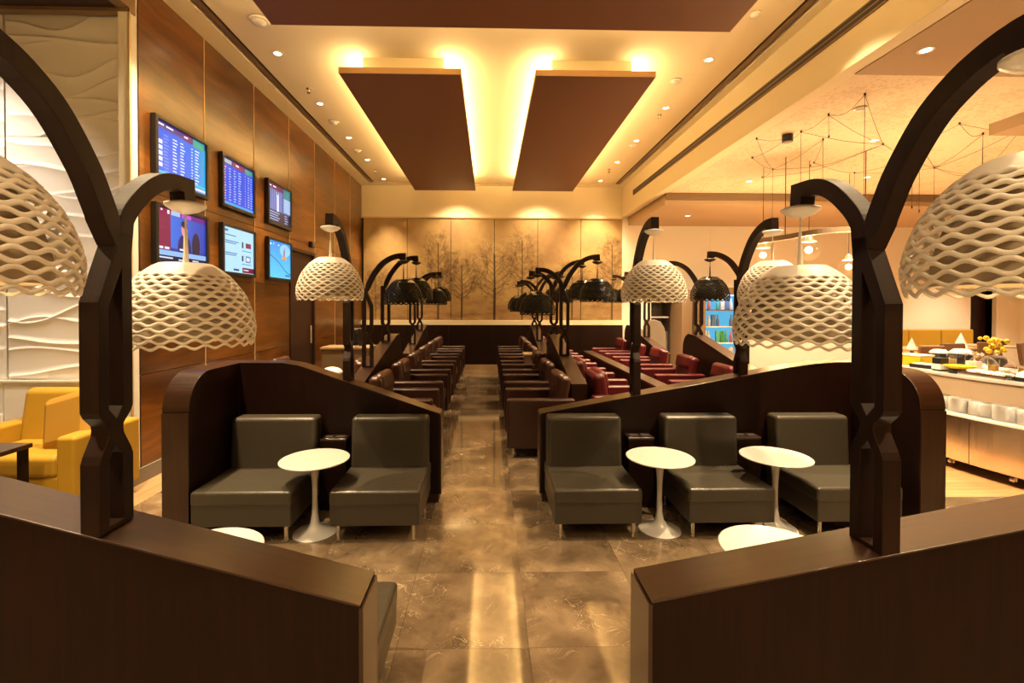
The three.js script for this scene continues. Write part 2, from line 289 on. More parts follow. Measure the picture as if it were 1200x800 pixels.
// far wall: printed tree panels over a dark timber dado
const wallBack = setting('wall_back');
part(wallBack, 'wall_core', span(-3.2, 3.3, 0, 4.5, D1 + 0.02, D1 + 0.14), M.dark);
part(wallBack, 'upper_wall', span(-3.05, 3.18, 3.62, CH, D1 - 0.03, D1 + 0.03), M.paint);
part(wallBack, 'upper_lip', span(-3.05, 3.18, 3.6, 3.63, D1 - 0.05, D1 + 0.03), M.brass);
const TW = 1536, TH = 640;
const treeTex = canvasTex(TW, TH, (g, w, h) => {
  const r = rng(99);
  const bg = g.createLinearGradient(0, 0, 0, h); bg.addColorStop(0, '#a98d5c'); bg.addColorStop(0.6, '#aa8e5b'); bg.addColorStop(1, '#a08455');
  g.fillStyle = bg; g.fillRect(0, 0, w, h);
  for (let i = 0; i < 900; i++) {                               // parchment mottling
    const x = r() * w, y = r() * h, s = 20 + r() * 90, k = r(); g.fillStyle = k > 0.5 ? 'rgba(205,165,105,0.035)' : 'rgba(70,45,20,0.03)';
    g.beginPath(); g.ellipse(x, y, s, s * 0.6, r() * 3, 0, 6.3); g.fill();
  }
  for (let i = 0; i < 400; i++) { g.fillStyle = 'rgba(70,42,18,0.06)'; const y = h - Math.pow(r(), 2) * 150; g.beginPath(); g.ellipse(r() * w, y, 10 + r() * 40, 4 + r() * 16, 0, 0, 6.3); g.fill(); }
  function branch(x, y, a, len, wd, n, alpha) {
    const x2 = x + Math.cos(a) * len, y2 = y + Math.sin(a) * len;
    g.strokeStyle = 'rgba(40,24,10,' + alpha + ')'; g.lineWidth = wd; g.beginPath(); g.moveTo(x, y); g.quadraticCurveTo(x + Math.cos(a + 0.2) * len * 0.5, y + Math.sin(a + 0.2) * len * 0.5, x2, y2); g.stroke();
    if (n <= 0) return;
    const k = n > 3 ? 3 : 2 + (r() > 0.6 ? 1 : 0);
    for (let i = 0; i < k; i++) branch(x2, y2, a + (r() - 0.5) * 1.25 + (-Math.PI / 2 - a) * 0.12, len * (0.62 + r() * 0.22), wd * 0.62, n - 1, alpha);
  }
  const tree = (fx, top, alpha, spread) => {
    const x = fx * w, ht = h - top * h, y0 = h - 6; g.lineCap = 'round';
    g.strokeStyle = 'rgba(40,24,10,' + alpha + ')'; g.lineWidth = 11; g.beginPath(); g.moveTo(x, y0); g.lineTo(x + 2, y0 - ht * 0.42); g.stroke();
    g.lineWidth = 6; g.beginPath(); g.moveTo(x + 2, y0 - ht * 0.4); g.lineTo(x, y0 - ht * 0.88); g.stroke();
    for (let i = 0; i < 17; i++) { const t = 0.3 + 0.58 * i / 16, side = i % 2 ? 1 : -1; branch(x, y0 - ht * t, -Math.PI / 2 + side * (0.95 - 0.5 * (t - 0.3)) + (r() - 0.5) * 0.3, ht * spread * (1 - Math.abs(t - 0.5) * 0.9) * 0.5, 3.6 * (1.2 - t), 4, alpha * 0.85); }
  };
  for (const [fx, top, rw, rh] of [[0.285, 0.15, 0.045, 0.24], [0.374, 0.4, 0.06, 0.2], [0.5, 0.28, 0.065, 0.28], [0.607, 0.12, 0.05, 0.26], [0.8, 0.42, 0.06, 0.2], [0.955, 0.17, 0.045, 0.26], [0.045, 0.5, 0.05, 0.2]]) for (let i = 0; i < 260; i++) { const a = r() * 6.3, q = Math.sqrt(r()), x = (fx + rw * q * Math.cos(a)) * w, y = (top + rh + rh * q * Math.sin(a)) * h; g.fillStyle = 'rgba(55,36,16,0.085)'; g.beginPath(); g.ellipse(x, y, 4 + r() * 14, 4 + r() * 12, 0, 0, 6.3); g.fill(); }
  tree(0.045, 0.5, 0.3, 0.3); tree(0.285, 0.15, 0.7, 0.2); tree(0.374, 0.4, 0.75, 0.3); tree(0.5, 0.28, 0.8, 0.27); tree(0.607, 0.12, 0.55, 0.2); tree(0.8, 0.42, 0.55, 0.28); tree(0.955, 0.17, 0.6, 0.19); tree(0.19, 0.62, 0.3, 0.3); tree(0.7, 0.6, 0.3, 0.3);
});
const artMat = std({ map: treeTex, roughness: 0.55 });
for (let i = 0; i < 6; i++) {
  const w = 1.018, g = new THREE.BoxGeometry(w, 2.41, 0.03), uv = g.attributes.uv;
  for (let k = 0; k < uv.count; k++) uv.setX(k, (i + uv.getX(k)) / 6);
  part(wallBack, 'tree_panel', g, artMat, [-2.99 + (i + 0.5) * 1.032, 2.395, -(D1 - 0.012)]);
}
part(wallBack, 'art_ledge', span(-3.03, 3.16, 1.075, 1.185, D1 - 0.09, D1 + 0.02), M.paint);
for (let i = 0; i < 6; i++) part(wallBack, 'dado_panel', span(-3.03 + i * 1.032, -3.03 + (i + 1) * 1.032 - 0.004, 0.14, 1.075, D1 - 0.12, D1 + 0.02), M.wenge);
part(setting('baseboard_back'), 'baseboard', span(-3.03, 3.16, 0, 0.14, D1 - 0.13, D1 + 0.02), M.beige);

// right side: downstand beam, air grille, corner pier
const wallRight = setting('wall_right');
part(wallRight, 'beam', span(3.16, 3.32, SH - 0.01, 4.46, D0, D1), M.paint);
part(wallRight, 'pier', span(3.16, 3.86, 0, SH, D1 - 0.05, D1 + 0.1), M.paintCafe);
part(wallRight, 'vent_grille', span(3.145, 3.165, 3.97, 4.08, D0, 10.3), M.bronze);
part(wallRight, 'vent_dark_strip', span(3.143, 3.146, 3.985, 4.017, D0, 10.28), M.dark);  // solid dark strips on the grille face, painted as its shaded gaps
part(wallRight, 'vent_dark_strip', span(3.143, 3.146, 4.033, 4.065, D0, 10.28), M.dark);
const wallCafe = setting('wall_cafe');
part(wallCafe, 'upper_wall', span(3.86, 5.75, 1.9, SH, D1, D1 + 0.1), M.paintCafe);
part(wallCafe, 'lintel', span(3.86, 4.4, 1.62, 1.9, D1, D1 + 0.1), M.paintCafe);
part(wallCafe, 'wall_core', span(5.75, 11.75, 0, SH, D1, D1 + 0.1), M.paintCafe);
part(wallCafe, 'wall_core', span(11.75, 12.4, 2.0, SH, D1, D1 + 0.1), M.paintCafe);
part(wallCafe, 'wall_core', span(12.4, 13.1, 0, SH, D1, D1 + 0.1), M.paintCafe);
for (const x of [5.3, 7.4, 8.65, 10.4]) part(wallCafe, 'wall_batten', span(x, x + 0.03, 1.9, 3.45, D1 - 0.015, D1), M.paintCafe);
part(wallCafe, 'dark_opening', span(11.7, 12.45, 0, 2.05, D1 + 0.3, D1 + 0.35), M.darkBrown);
part(wallCafe, 'brown_pier', span(4.38, 4.62, 0, 1.9, D1 - 0.6, D1 + 0.1, 1), M.bronze);
// kitchen recess
const kit = setting('wall_kitchen');
part(kit, 'recess_back', span(3.86, 4.4, 0, 1.7, D1 + 0.7, D1 + 0.75), M.kitchen);
part(kit, 'recess_side', span(3.82, 3.86, 0, 1.7, D1 + 0.1, D1 + 0.7), M.kitchen);
part(kit, 'recess_side', span(4.4, 4.44, 0, 1.7, D1 + 0.1, D1 + 0.7), M.kitchen);
part(kit, 'recess_top', span(3.86, 4.4, 1.66, 1.7, D1 + 0.1, D1 + 0.7), M.kitchen);
part(kit, 'recess_floor', span(3.82, 4.44, -0.06, 0, D1 + 0.1, D1 + 0.75), M.kitchen);
part(kit, 'shelf', span(3.88, 4.38, 1.24, 1.27, D1 + 0.2, D1 + 0.5), M.gloss);
part(kit, 'work_counter', span(3.86, 4.4, 0.0, 0.9, D1 + 0.3, D1 + 0.7), M.kitchen);
// ───────────────────────── ceiling rafts with hidden LED coves
function rectLight(parent, color, k, w, h, pos, rot) {
  const l = new THREE.RectAreaLight(color, k, w, h); l.name = 'cove_light'; l.position.set(...pos); l.rotation.set(...rot); parent.add(l); return l;
}
function raft(label, x0, x1, d0, d1, k, ends) {
  const cx = (x0 + x1) / 2, cd = (d0 + d1) / 2, w = x1 - x0, l = d1 - d0, t = thing('ceiling_raft', label, 'ceiling raft', [cx, 4.08, -cd], 0);
  part(t, 'slab', at(box(w - 0.012, 0.064, l - 0.012), 0, 0.032, 0), M.slab);
  for (const s of [-1, 1]) { part(t, 'edge_band', at(box(w, 0.065, 0.006), 0, 0.0325, s * (l / 2 - 0.003)), M.edge); part(t, 'edge_band', at(box(0.006, 0.065, l - 0.012), s * (w / 2 - 0.003), 0.0325, 0), M.edge); }
  part(t, 'plinth', at(box(w - 0.42, CH - 4.145, l - 0.42), 0, (CH - 4.145) / 2 + 0.065, 0), M.paint);
  const glow = M.glow(WARM2, k * 0.25);
  const strip = (px, pz, sx, sz) => {
    part(t, 'led_strip', box(sx, 0.012, sz), glow, [px, 0.073, pz]);
    rectLight(t, WARM2, k, sx, sz, [px, 0.084, pz], [Math.PI / 2, 0, 0]);
  };
  for (const s of [-1, 1]) strip(s * (w / 2 - 0.15), 0, 0.04, l - 0.3);
  if (ends) for (const s of [-1, 1]) strip(0, s * (l / 2 - 0.15), w - 0.4, 0.04);
  return t;
}
raft('long brown ceiling slab left of the bright centre gap, lit along its edges', -1.66, -0.32, 5.2, 10.45, LVL.cove, false);
raft('long brown ceiling slab right of the bright centre gap, lit along its edges', 0.5, 1.84, 5.2, 10.45, LVL.cove, false);
raft('wide brown ceiling slab nearest the camera, cut by the top of the photo', -1.98, 2.22, -0.4, 4.33, LVL.coveFront, true);

// ───────────────────────── ceiling fittings
function downlight(label, x, y, d, k, group, angle = 0.78, color = DOWN) {
  const t = thing('downlight', label, 'downlight', [x, y, -d], 0, group);
  part(t, 'trim_ring', lathe([[0.038, 0.02], [0.04, -0.006], [0.058, -0.008], [0.062, 0], [0.062, 0.004]], 24), M.gloss);
  part(t, 'lens', cyl(0.04, 0.04, 0.004, 20, 0, -0.001, 0), M.glow(color, 14));
  const l = new THREE.SpotLight(color, k, 0, angle, 0.7, 2); l.name = 'downlight_beam'; l.castShadow = true; l.shadow.radius = 2; l.position.set(0, -0.02, 0); t.add(l);
  l.target.name = 'beam_target'; l.target.position.set(0, -3, 0); t.add(l.target);
  return t;
}
const LD = [5.35, 6.66, 8.0, 9.2, 10.6];
LD.forEach((d, i) => downlight('small recessed downlight ' + ['nearest the camera', 'second from the camera', 'third from the camera', 'second from the far wall', 'nearest the far wall'][i] + ' in the row beside the screen wall', -2.38, CH, d, LVL.down, 'downlights beside the screen wall', 0.58));
LD.forEach((d, i) => downlight('small recessed downlight ' + ['nearest the camera', 'second from the camera', 'third from the camera', 'second from the far wall', 'nearest the far wall'][i] + ' in the row beside the right-hand beam', 2.5, CH, d, LVL.down, 'downlights beside the beam'));
for (const [x, d] of [[-2.38, 3.95], [-2.38, 2.5], [-2.38, 0.9], [2.6, 3.9], [2.6, 2.4], [2.6, 0.8]]) downlight('out-of-view recessed downlight in the ceiling strip ' + (x < 0 ? 'left' : 'right') + ' of the wide near slab', x, CH, d, LVL.downNear, 'downlights beside the near slab');  // out of view; carry the rows nearer to light the near partitions
[[3.56, 3.78, 'largest, in the brown ceiling at the top right'], [4.2, 9.9, 'in the soffit right of the corner pier'], [6.5, 9.9, 'in the soffit behind the globe pendants']].forEach(([x, d, w]) => downlight('round cafe downlight ' + w, x, d < 4.2 ? SH - 0.02 : d > 8.8 ? 3.45 : SH, d, d < 4.2 ? LVL.cafe * 0.45 : LVL.cafe, undefined, 0.8, CAFE));
for (const [x, d] of [[8.6, 9.9], [10.8, 9.9], [4.9, 5.9], [6.2, 7.6], [8.2, 6.2], [9.6, 8.0], [6.6, 4.6], [4.4, 7.9], [11.8, 9.0]]) downlight('unseen cafe downlight in the pale ceiling, placed to light the cafe', x, d > 8.8 ? 3.45 : SH, d, LVL.cafe, 'unseen cafe downlights', 0.8, CAFE);  // unseen lamps, spread over the cafe ceiling to brighten that side
for (const x of [-0.75, 1.15]) downlight('unseen wall-washing downlight behind the far end of the ' + (x < 0 ? 'left' : 'right') + ' long slab', x, CH, 10.56, LVL.wash, undefined, 1.0);  // out of view behind the slabs, placed to brighten the tree panels
for (const [x, d] of [[-1.9, -1.2], [0.1, -1.2], [2.1, -1.2], [-0.9, -2.6], [1.1, -2.6]]) downlight('unseen ceiling downlight behind the camera, placed to light the lamp fronts', x, CH, d, LVL.behind, 'unseen downlights behind the camera', 1.0);  // out of view, placed to light the camera side of the lamps
function detector(label, x, y, d, s = 1) {
  const t = thing('smoke_detector', label, 'smoke detector', [x, y, -d]); t.scale.setScalar(s);
  part(t, 'base', lathe([[0, 0], [0.07, 0], [0.07, -0.012], [0.062, -0.018], [0, -0.018]], 28), M.gloss);
  part(t, 'dome', lathe([[0.05, -0.018], [0.045, -0.034], [0.02, -0.042], [0, -0.042]], 28), M.gloss);
}
detector('largest round white detector at the left of the near ceiling', -2.28, CH, 4.72, 1.35);
detector('round white detector between the second and third left downlights', -2.4, CH, 7.3, 1.1);
detector('round white detector between the third and fourth left downlights', -2.42, CH, 8.65);
detector('white detector on the ceiling left of the right beam, nearest of three', 2.32, CH, 5.85);
detector('white detector beside the third right-hand downlight', 2.5, CH, 8.2);
detector('small white detector at the top right of the main ceiling', 2.55, CH, 4.5, 0.8);
detector('white detector on the speckled cafe ceiling', 3.95, SH, 4.95, 0.9);
function sprinkler(label, x, y, d) {
  const t = thing('sprinkler', label, 'sprinkler', [x, y, -d]);
  part(t, 'rosette', lathe([[0, 0], [0.035, 0], [0.03, -0.012], [0, -0.012]], 20), M.chrome);
  part(t, 'head', lathe([[0, -0.012], [0.012, -0.012], [0.008, -0.05], [0.024, -0.054], [0.024, -0.06], [0, -0.06]], 16), M.chrome);
}
sprinkler('chrome sprinkler head between the first two left downlights', -2.36, CH, 6.2);
sprinkler('chrome sprinkler head between the last two left downlights', -2.4, CH, 9.9);
sprinkler('chrome sprinkler head on the right ceiling strip, nearer one', 2.5, CH, 6.9);
sprinkler('chrome sprinkler head on the right ceiling strip, farther one', 2.46, CH, 9.7);

// ───────────────────────── timber partitions
function bandTop(pts, t) {                                      // strip of thickness t under a polyline (left to right)
  const lower = pts.map(([x, y], i) => { const a = pts[Math.max(0, i - 1)], b = pts[Math.min(pts.length - 1, i + 1)], dx = b[0] - a[0], dy = b[1] - a[1], L = Math.hypot(dx, dy); return [x + dy / L * t, y - dx / L * t]; });
  return [...pts, ...lower.reverse()];
}
const TH_P = 0.17;
function arcPts(cx, cy, r, a0, a1, n = 14) { const o = []; for (let i = 0; i <= n; i++) { const a = a0 + (a1 - a0) * i / n; o.push([cx + r * Math.cos(a), cy + r * Math.sin(a)]); } return o; }
// a partition seen along its thickness: top polyline (x rising), body below it down to the floor
function partitionBoard(t, name, capName, top, thick, pos, turn) {
  const g = new THREE.Group(); g.name = name; g.position.set(...pos); g.rotation.y = turn; t.add(g);
  const x0 = top[0][0], x1 = top[top.length - 1][0];
  const inner = top.map(([x, y]) => [x, y - 0.004]);
  part(g, 'face_panel', prism([[x0, 0.07], ...inner, [x1, 0.07]], thick - 0.006, 0, [], 1), M.wenge);
  part(g, 'plinth', at(box(x1 - x0 - 0.03, 0.07, thick - 0.03), (x0 + x1) / 2, 0.035, 0), M.darkBrown);
  part(g, capName, prism(bandTop(top, 0.006), thick, 0.0015, [], 1, true), M.cap);
  for (const [x, y] of [top[0], top[top.length - 1]]) if (y > 0.15) part(g, 'end_cap', at(box(0.012, y - 0.08, thick - 0.002), x + (x === x0 ? -0.002 : 0.002), (y + 0.06) / 2, 0), M.cap);
  return g;
}
{ // two near partitions across the bottom of the picture
  const tl = thing('booth_partition', 'dark timber partition across the bottom left corner, sloping down to the aisle', 'partition', [0, 0, -1.41]);
  partitionBoard(tl, 'panel', 'top_cap', [[-2.3, 1.225], [-0.365, 0.7]], TH_P, [0, 0, 0], 0);
  const tr = thing('booth_partition', 'dark timber partition across the bottom right corner, sloping down to the aisle', 'partition', [0, 0, -1.41]);
  partitionBoard(tr, 'panel', 'top_cap', [[0.465, 0.7], [2.9, 1.14]], TH_P, [0, 0, 0], 0);
}
const DM = 3.66;                                                // face of the middle partitions
{
  const wingTop = (L) => [[0, 0.86], ...arcPts(0.24, 0.86, 0.24, Math.PI, Math.PI / 2).slice(1), [L, 1.1]];
  const tl = thing('booth_partition', 'dark timber booth back with a rounded left wing, behind two green chairs', 'partition', [0, 0, -(DM + TH_P / 2)]);
  partitionBoard(tl, 'back_panel', 'top_cap', [[-2.1, 1.1], [-1.6, 1.1], [-1.48, 1.08], [-0.385, 0.7]], TH_P, [0, 0, 0], 0);
  const w = partitionBoard(tl, 'wing_panel', 'wing_cap', wingTop(0.61), TH_P, [-2.015, 0, DM + TH_P / 2 - 3.05], Math.PI / 2);
  const tr = thing('booth_partition', 'dark timber booth back with a rounded right wing, behind three green chairs', 'partition', [0, 0, -(DM + TH_P / 2)]);
  partitionBoard(tr, 'back_panel', 'top_cap', [[0.4, 0.7], [2.38, 1.06], [2.6, 1.09], [2.75, 1.1], [3.04, 1.1]], TH_P, [0, 0, 0], 0);
  partitionBoard(tr, 'wing_panel', 'wing_cap', wingTop(0.61), TH_P, [2.955, 0, DM + TH_P / 2 - 3.05], Math.PI / 2);
}
function rowPartition(label, x, d0, rise, L = 2.24) {           // runs away from the camera, low near end, rounded far end
  const t = thing('row_partition', label, 'partition', [x, 0, -d0]);
  const top = [[0, 0.7], [L - 0.42, 0.7 + rise], ...arcPts(L - 0.24, 0.46 + rise + 0.0, 0.24, Math.PI / 2 - 0.15, 0, 12)];
  top[1][1] = top[2][1] - 0.01;
  partitionBoard(t, 'panel', 'top_cap', top, TH_P, [0, 0, 0], Math.PI / 2);
  return t;
}
const XL = -1.435, XC = 0.965, XR = 3.1;
rowPartition('dark sloping partition behind the front brown armchairs left of the aisle', XL, 5.02, 0.42);
rowPartition('dark sloping partition behind the rear brown armchairs left of the aisle', XL, 8.2, 0.42);
rowPartition('dark sloping partition between the front brown and front red armchairs', XC, 5.02, 0.42);
rowPartition('dark sloping partition between the rear brown and rear red armchairs', XC, 8.2, 0.42);
rowPartition('dark sloping partition behind the second red row, in front of the lit cooler', XR, 5.02, 0.42);
rowPartition('dark sloping partition behind the rear of the second red row', XR, 8.2, 0.42);
{
  const t = thing('low_divider', 'low flat-topped timber divider between the two red armchair rows', 'divider', [2.02, 0, -7.3]);
  part(t, 'body', at(box(0.14, 0.58, 4.6), 0, 0.29, 0), M.wenge);
  part(t, 'top_board', at(rbox(0.18, 0.03, 4.64, 0.004), 0, 0.595, 0), M.cap);
}
// small socket boxes behind the side tables
[[-1.18, 'left of the aisle'], [1.16, 'between the first and second right-hand chairs'], [1.99, 'between the second and third right-hand chairs']].forEach(([x, w]) => {
  const t = thing('socket_box', 'dark timber socket box on the booth back ' + w, 'socket box', [x, 0, -(DM - 0.055)]);
  part(t, 'body', at(box(0.19, 0.52, 0.11), 0, 0.26, 0), M.wenge);
  part(t, 'lid', at(rbox(0.2, 0.02, 0.115, 0.004), 0, 0.53, 0), M.cap);
  for (const s of [-1, 1]) part(t, 'socket_plate', rbox(0.07, 0.006, 0.06, 0.002), M.dark, [s * 0.045, 0.543, 0]);
});

// ───────────────────────── lamp arches
function offsetCurve(c, n, t) { const o = []; for (let i = 0; i <= n; i++) { const p = c.getPointAt(i / n), d = c.getTangentAt(i / n); o.push([p.x + d.y * t, p.y - d.x * t]); } return o; }
const BIG = new THREE.SplineCurve([[-0.02, 0.86], [-0.017, 0.905], [0.01, 0.965], [0.052, 1.044], [0.144, 1.162], [0.233, 1.227], [0.31, 1.259], [0.377, 1.273], [0.445, 1.275]].map((p) => new THREE.Vector2(...p)));
const SMALL = new THREE.SplineCurve([[-0.019, 0.87], [-0.022, 0.915], [-0.066, 0.98], [-0.15, 1.056], [-0.24, 1.096], [-0.37, 1.106]].map((p) => new THREE.Vector2(...p)));
function postGeometry(low0) {
  const legs = [[0.0625, low0], [0.0625, 0.2], [0.054, 0.222], [0.027, 0.272], [0.0255, 0.288], [0.027, 0.3], [0.054, 0.328], [0.0625, 0.345], [0.0625, 0.655], [-0.003, 0.82], [-0.003, 0.86], [-0.0625, 0.86], [-0.0625, 0.345], [-0.054, 0.328], [-0.027, 0.3], [-0.0255, 0.288], [-0.027, 0.272], [-0.054, 0.222], [-0.0625, 0.2], [-0.0625, low0]];
  const low = [[0.0275, low0 + 0.015], [0.0275, 0.205], [0.004, 0.243], [-0.0225, 0.21], [-0.0225, low0 + 0.015]], up = [[0.0275, 0.35], [0.0275, 0.64], [-0.0225, 0.755], [-0.0225, 0.35], [0.0, 0.318]];
  return prism(legs, 0.055, 0.0025, [low, up], 1);
}
function archGeometries() {
  const depth = 0.055;
  const n = 22, outer = offsetCurve(BIG, n, 0), inner = offsetCurve(BIG, n, 0.058); inner[0] = [0.0, 0.82]; inner[1][0] = Math.max(inner[1][0], 0.0);
  const big = prism([[-0.0625, 0.8], [-0.0625, 0.86], ...outer, [0.45, 1.188], [0.388, 1.188], ...inner.slice(0, n - 2).reverse()], depth, 0.0025, [], 1);
  const so = offsetCurve(SMALL, n, 0), si = offsetCurve(SMALL, n, -0.055); si[0] = [-0.0625, 0.8]; si[1][0] = Math.min(si[1][0], -0.0625);
  const small = prism([[-0.004, 0.8], [-0.004, 0.86], ...so, [-0.375, 1.02], [-0.313, 1.02], ...si.slice(0, n - 2).reverse()], depth - 0.0006, 0.0025, [], 1);
  return [null, big, small];
}
const AG2 = archGeometries(), POSTS = {};
function arch(label, x, y, d, turn, both, topH) {                     // the big arm points along local +u; turn = -PI/2 sends it towards the camera
  const t = thing('lamp_arch', label, 'lamp arch', [x, y, -d], turn);
  const k = Math.round((topH - y - 0.006) * 100) / 100; part(t, 'double_post', POSTS[k] ??= postGeometry(k), M.arch); part(t, 'long_arm', AG2[1], M.arch);
  if (both) part(t, 'short_arm', AG2[2], M.arch);
  return t;
}

// ───────────────────────── lattice pendant lamps
const PROF = new THREE.SplineCurve([[0.082, 0.3], [0.107, 0.284], [0.144, 0.25], [0.186, 0.193], [0.21, 0.135], [0.222, 0.086], [0.222, 0.045], [0.213, 0.004]].map((p) => new THREE.Vector2(...p)));
function latticeShade(n, rows, seg, rad) {
  const LEN = PROF.getLength(), t0 = 0.2, pos = [], idx = [], N = n * seg, dt = (1 - t0) / (rows - 0.5), c = new THREE.Vector2(), g = new THREE.Vector2();
  for (let k = 0; k < rows; k++) {
    const f = k / (rows - 1), w = 0.0094 - 0.004 * Math.pow(f, 0.6), th = 0.0045, base = pos.length / 3;
    for (let i = 0; i < N; i++) {
      const a = i / N * Math.PI * 2, cs = Math.cos(n * a), wave = (k % 2 ? 1 : -1) * cs, amp = Math.max(0, 1 - 1.25 * w / (dt * LEN)), t = Math.min(1, Math.max(0.02, t0 + dt * (k + 0.5 * wave * amp)));
      PROF.getPointAt(t, c); PROF.getTangentAt(t, g);
      for (let j = 0; j < rad; j++) {
        const b = j / rad * Math.PI * 2, r = c.x + Math.cos(b) * w * g.x + Math.sin(b) * th * -g.y, y = c.y + Math.cos(b) * w * g.y + Math.sin(b) * th * g.x;
        pos.push(r * Math.cos(a), y, r * Math.sin(a));
      }
    }
    for (let i = 0; i < N; i++) for (let j = 0; j < rad; j++) {
      const A = base + i * rad + j, B = base + ((i + 1) % N) * rad + j, C = base + ((i + 1) % N) * rad + (j + 1) % rad, D = base + i * rad + (j + 1) % rad;
      idx.push(A, C, B, A, D, C);
    }
  }
  const geo = new THREE.BufferGeometry(); geo.setAttribute('position', new THREE.Float32BufferAttribute(pos, 3)); geo.setIndex(idx); geo.computeVertexNormals();
  return geo;
}
const capPts = []; for (let i = 0; i <= 8; i++) { const p = PROF.getPointAt(i / 8 * 0.21); capPts.push([p.x + 0.004, p.y]); }
const capGeo = lathe([[0, 0.3], [0.082, 0.302], ...capPts, ...capPts.slice().reverse().map(([r, y]) => [r - 0.009, y - 0.004]), [0, 0.29]], 48);
const diffPts = []; for (let i = 0; i <= 12; i++) { const p = PROF.getPointAt(0.1 + i / 12 * 0.76); diffPts.push([p.x * 0.78, p.y - 0.02]); }
const diffGeo = lathe([...diffPts, ...diffPts.slice().reverse().map(([r, y]) => [r - 0.004, y - 0.003])], 48);
const shadeFine = latticeShade(22, 15, 10, 6), shadeCoarse = latticeShade(22, 15, 6, 4);
function lampProto(label, fine, mat, stemMat, drop, bulbK) {
  const t = thing('pendant_lamp', label, 'pendant lamp');
  const s = part(t, 'lattice_shade', fine ? shadeFine : shadeCoarse, mat); part(s, 'shade_cap', capGeo, mat === M.blackGloss ? M.blackCap : mat);
  part(t, 'diffuser', diffGeo, mat === M.shade ? M.diffuser : mat);
  part(t, 'bulb', lathe([[0, 0.2], [0.03, 0.19], [0.045, 0.16], [0.04, 0.13], [0.02, 0.112], [0, 0.108]], 20), bulbK ? M.glow(WARM2, bulbK) : M.gloss);
  part(t, 'stem', cyl(0.0055, 0.0098, drop * 0.62, 12, 0, 0.3 + drop * 0.31, 0), stemMat);
  part(t, 'cable', cyl(0.0035, 0.0035, drop * 0.4, 8, 0, 0.3 + drop * 0.8, 0), stemMat);
  part(t, 'canopy', lathe([[0, 0.3 + drop - 0.024], [0.012, 0.3 + drop - 0.024], [0.045, 0.3 + drop - 0.012], [0.066, 0.3 + drop + 0.004], [0.066, 0.3 + drop + 0.012], [0.03, 0.3 + drop + 0.022], [0, 0.3 + drop + 0.022]], 32), stemMat);
  return t;
}
function bulbLight(t, k) { const l = new THREE.PointLight(WARM2, k, 0, 2); l.name = 'bulb_light'; l.position.set(0, 0.09, 0); l.shadow.radius = 2; l.castShadow = true; t.add(l); return t; }
const BIGDROP = 0.206;
let whiteProto = null, blackProto = null;
function whiteLamp(label, x, y, d) {
  const src = whiteProto; let o;
  if (!src) { o = whiteProto = lampProto(label, true, M.shade, M.gloss, BIGDROP, 2); o.position.set(x, y, -d); whiteProto = o; }
  else o = dup(src, [x, y, -d], 0.1, label);
  return o;
}
function blackLamp(label, x, y, d, group) {
  let o;
  if (!blackProto) { o = blackProto = lampProto(label, false, M.blackGloss, M.wire, BIGDROP, 0); o.position.set(x, y, -d); }
  else o = dup(blackProto, [x, y, -d], 0.3, label);
  return o;
}
const lampsW = [], lampsB = [];
const slopeL = (x) => 0.7 + (-0.365 - x) * 0.2713, slopeR = (x) => 0.7 + (x - 0.465) * 0.1807;
const CAM = -Math.PI / 2, BASE = 0.9;
// near pair: long arm towards the camera, short arm over the booth
const XA = 1.14, DA = 1.39;
arch('tall dark timber double-arm lamp arch standing on the near left partition', -XA + 0.027, BASE, DA, CAM, true, slopeL(-XA + 0.027));
arch('tall dark timber double-arm lamp arch standing on the near right partition', XA + 0.027, BASE, DA, CAM, true, slopeR(XA + 0.027));
lampsW.push(whiteLamp('white lattice dome lamp cut by the left edge of the photo', -XA + 0.03, 1.565, DA - 0.42));
lampsW.push(whiteLamp('white lattice dome lamp in front of the bottom row of screens', -XA + 0.035, 1.395, DA + 0.345));
lampsW.push(whiteLamp('white lattice dome lamp cut by the right edge of the photo', XA + 0.025, 1.565, DA - 0.42));
lampsW.push(whiteLamp('large white lattice dome lamp just left of the near right arch', XA + 0.022, 1.395, DA + 0.345));
// middle partitions
const DMA = DM + 0.09;
arch('single-arm lamp arch on the left booth back, beside the dark door', -XA + 0.02, BASE + 0.01, DMA, CAM, false, 0.955);
arch('single-arm lamp arch on the right booth back, in line with the far tree panels', 1.17, BASE, DMA, CAM, false, 0.835);
arch('single-arm lamp arch on the right booth back, in front of the globe pendants', 2.03, BASE, DMA, CAM, false, 0.99);
lampsW.push(whiteLamp('white lattice dome lamp over the two left booth chairs', -XA + 0.02, 1.575, DMA - 0.42));
lampsW.push(whiteLamp('white lattice dome lamp over the first right booth table', 1.17, 1.565, DMA - 0.42));
lampsW.push(whiteLamp('white lattice dome lamp half hidden behind the large right one', 2.03, 1.565, DMA - 0.42));
lampsW.forEach((l) => bulbLight(l, LVL.lampWhite));
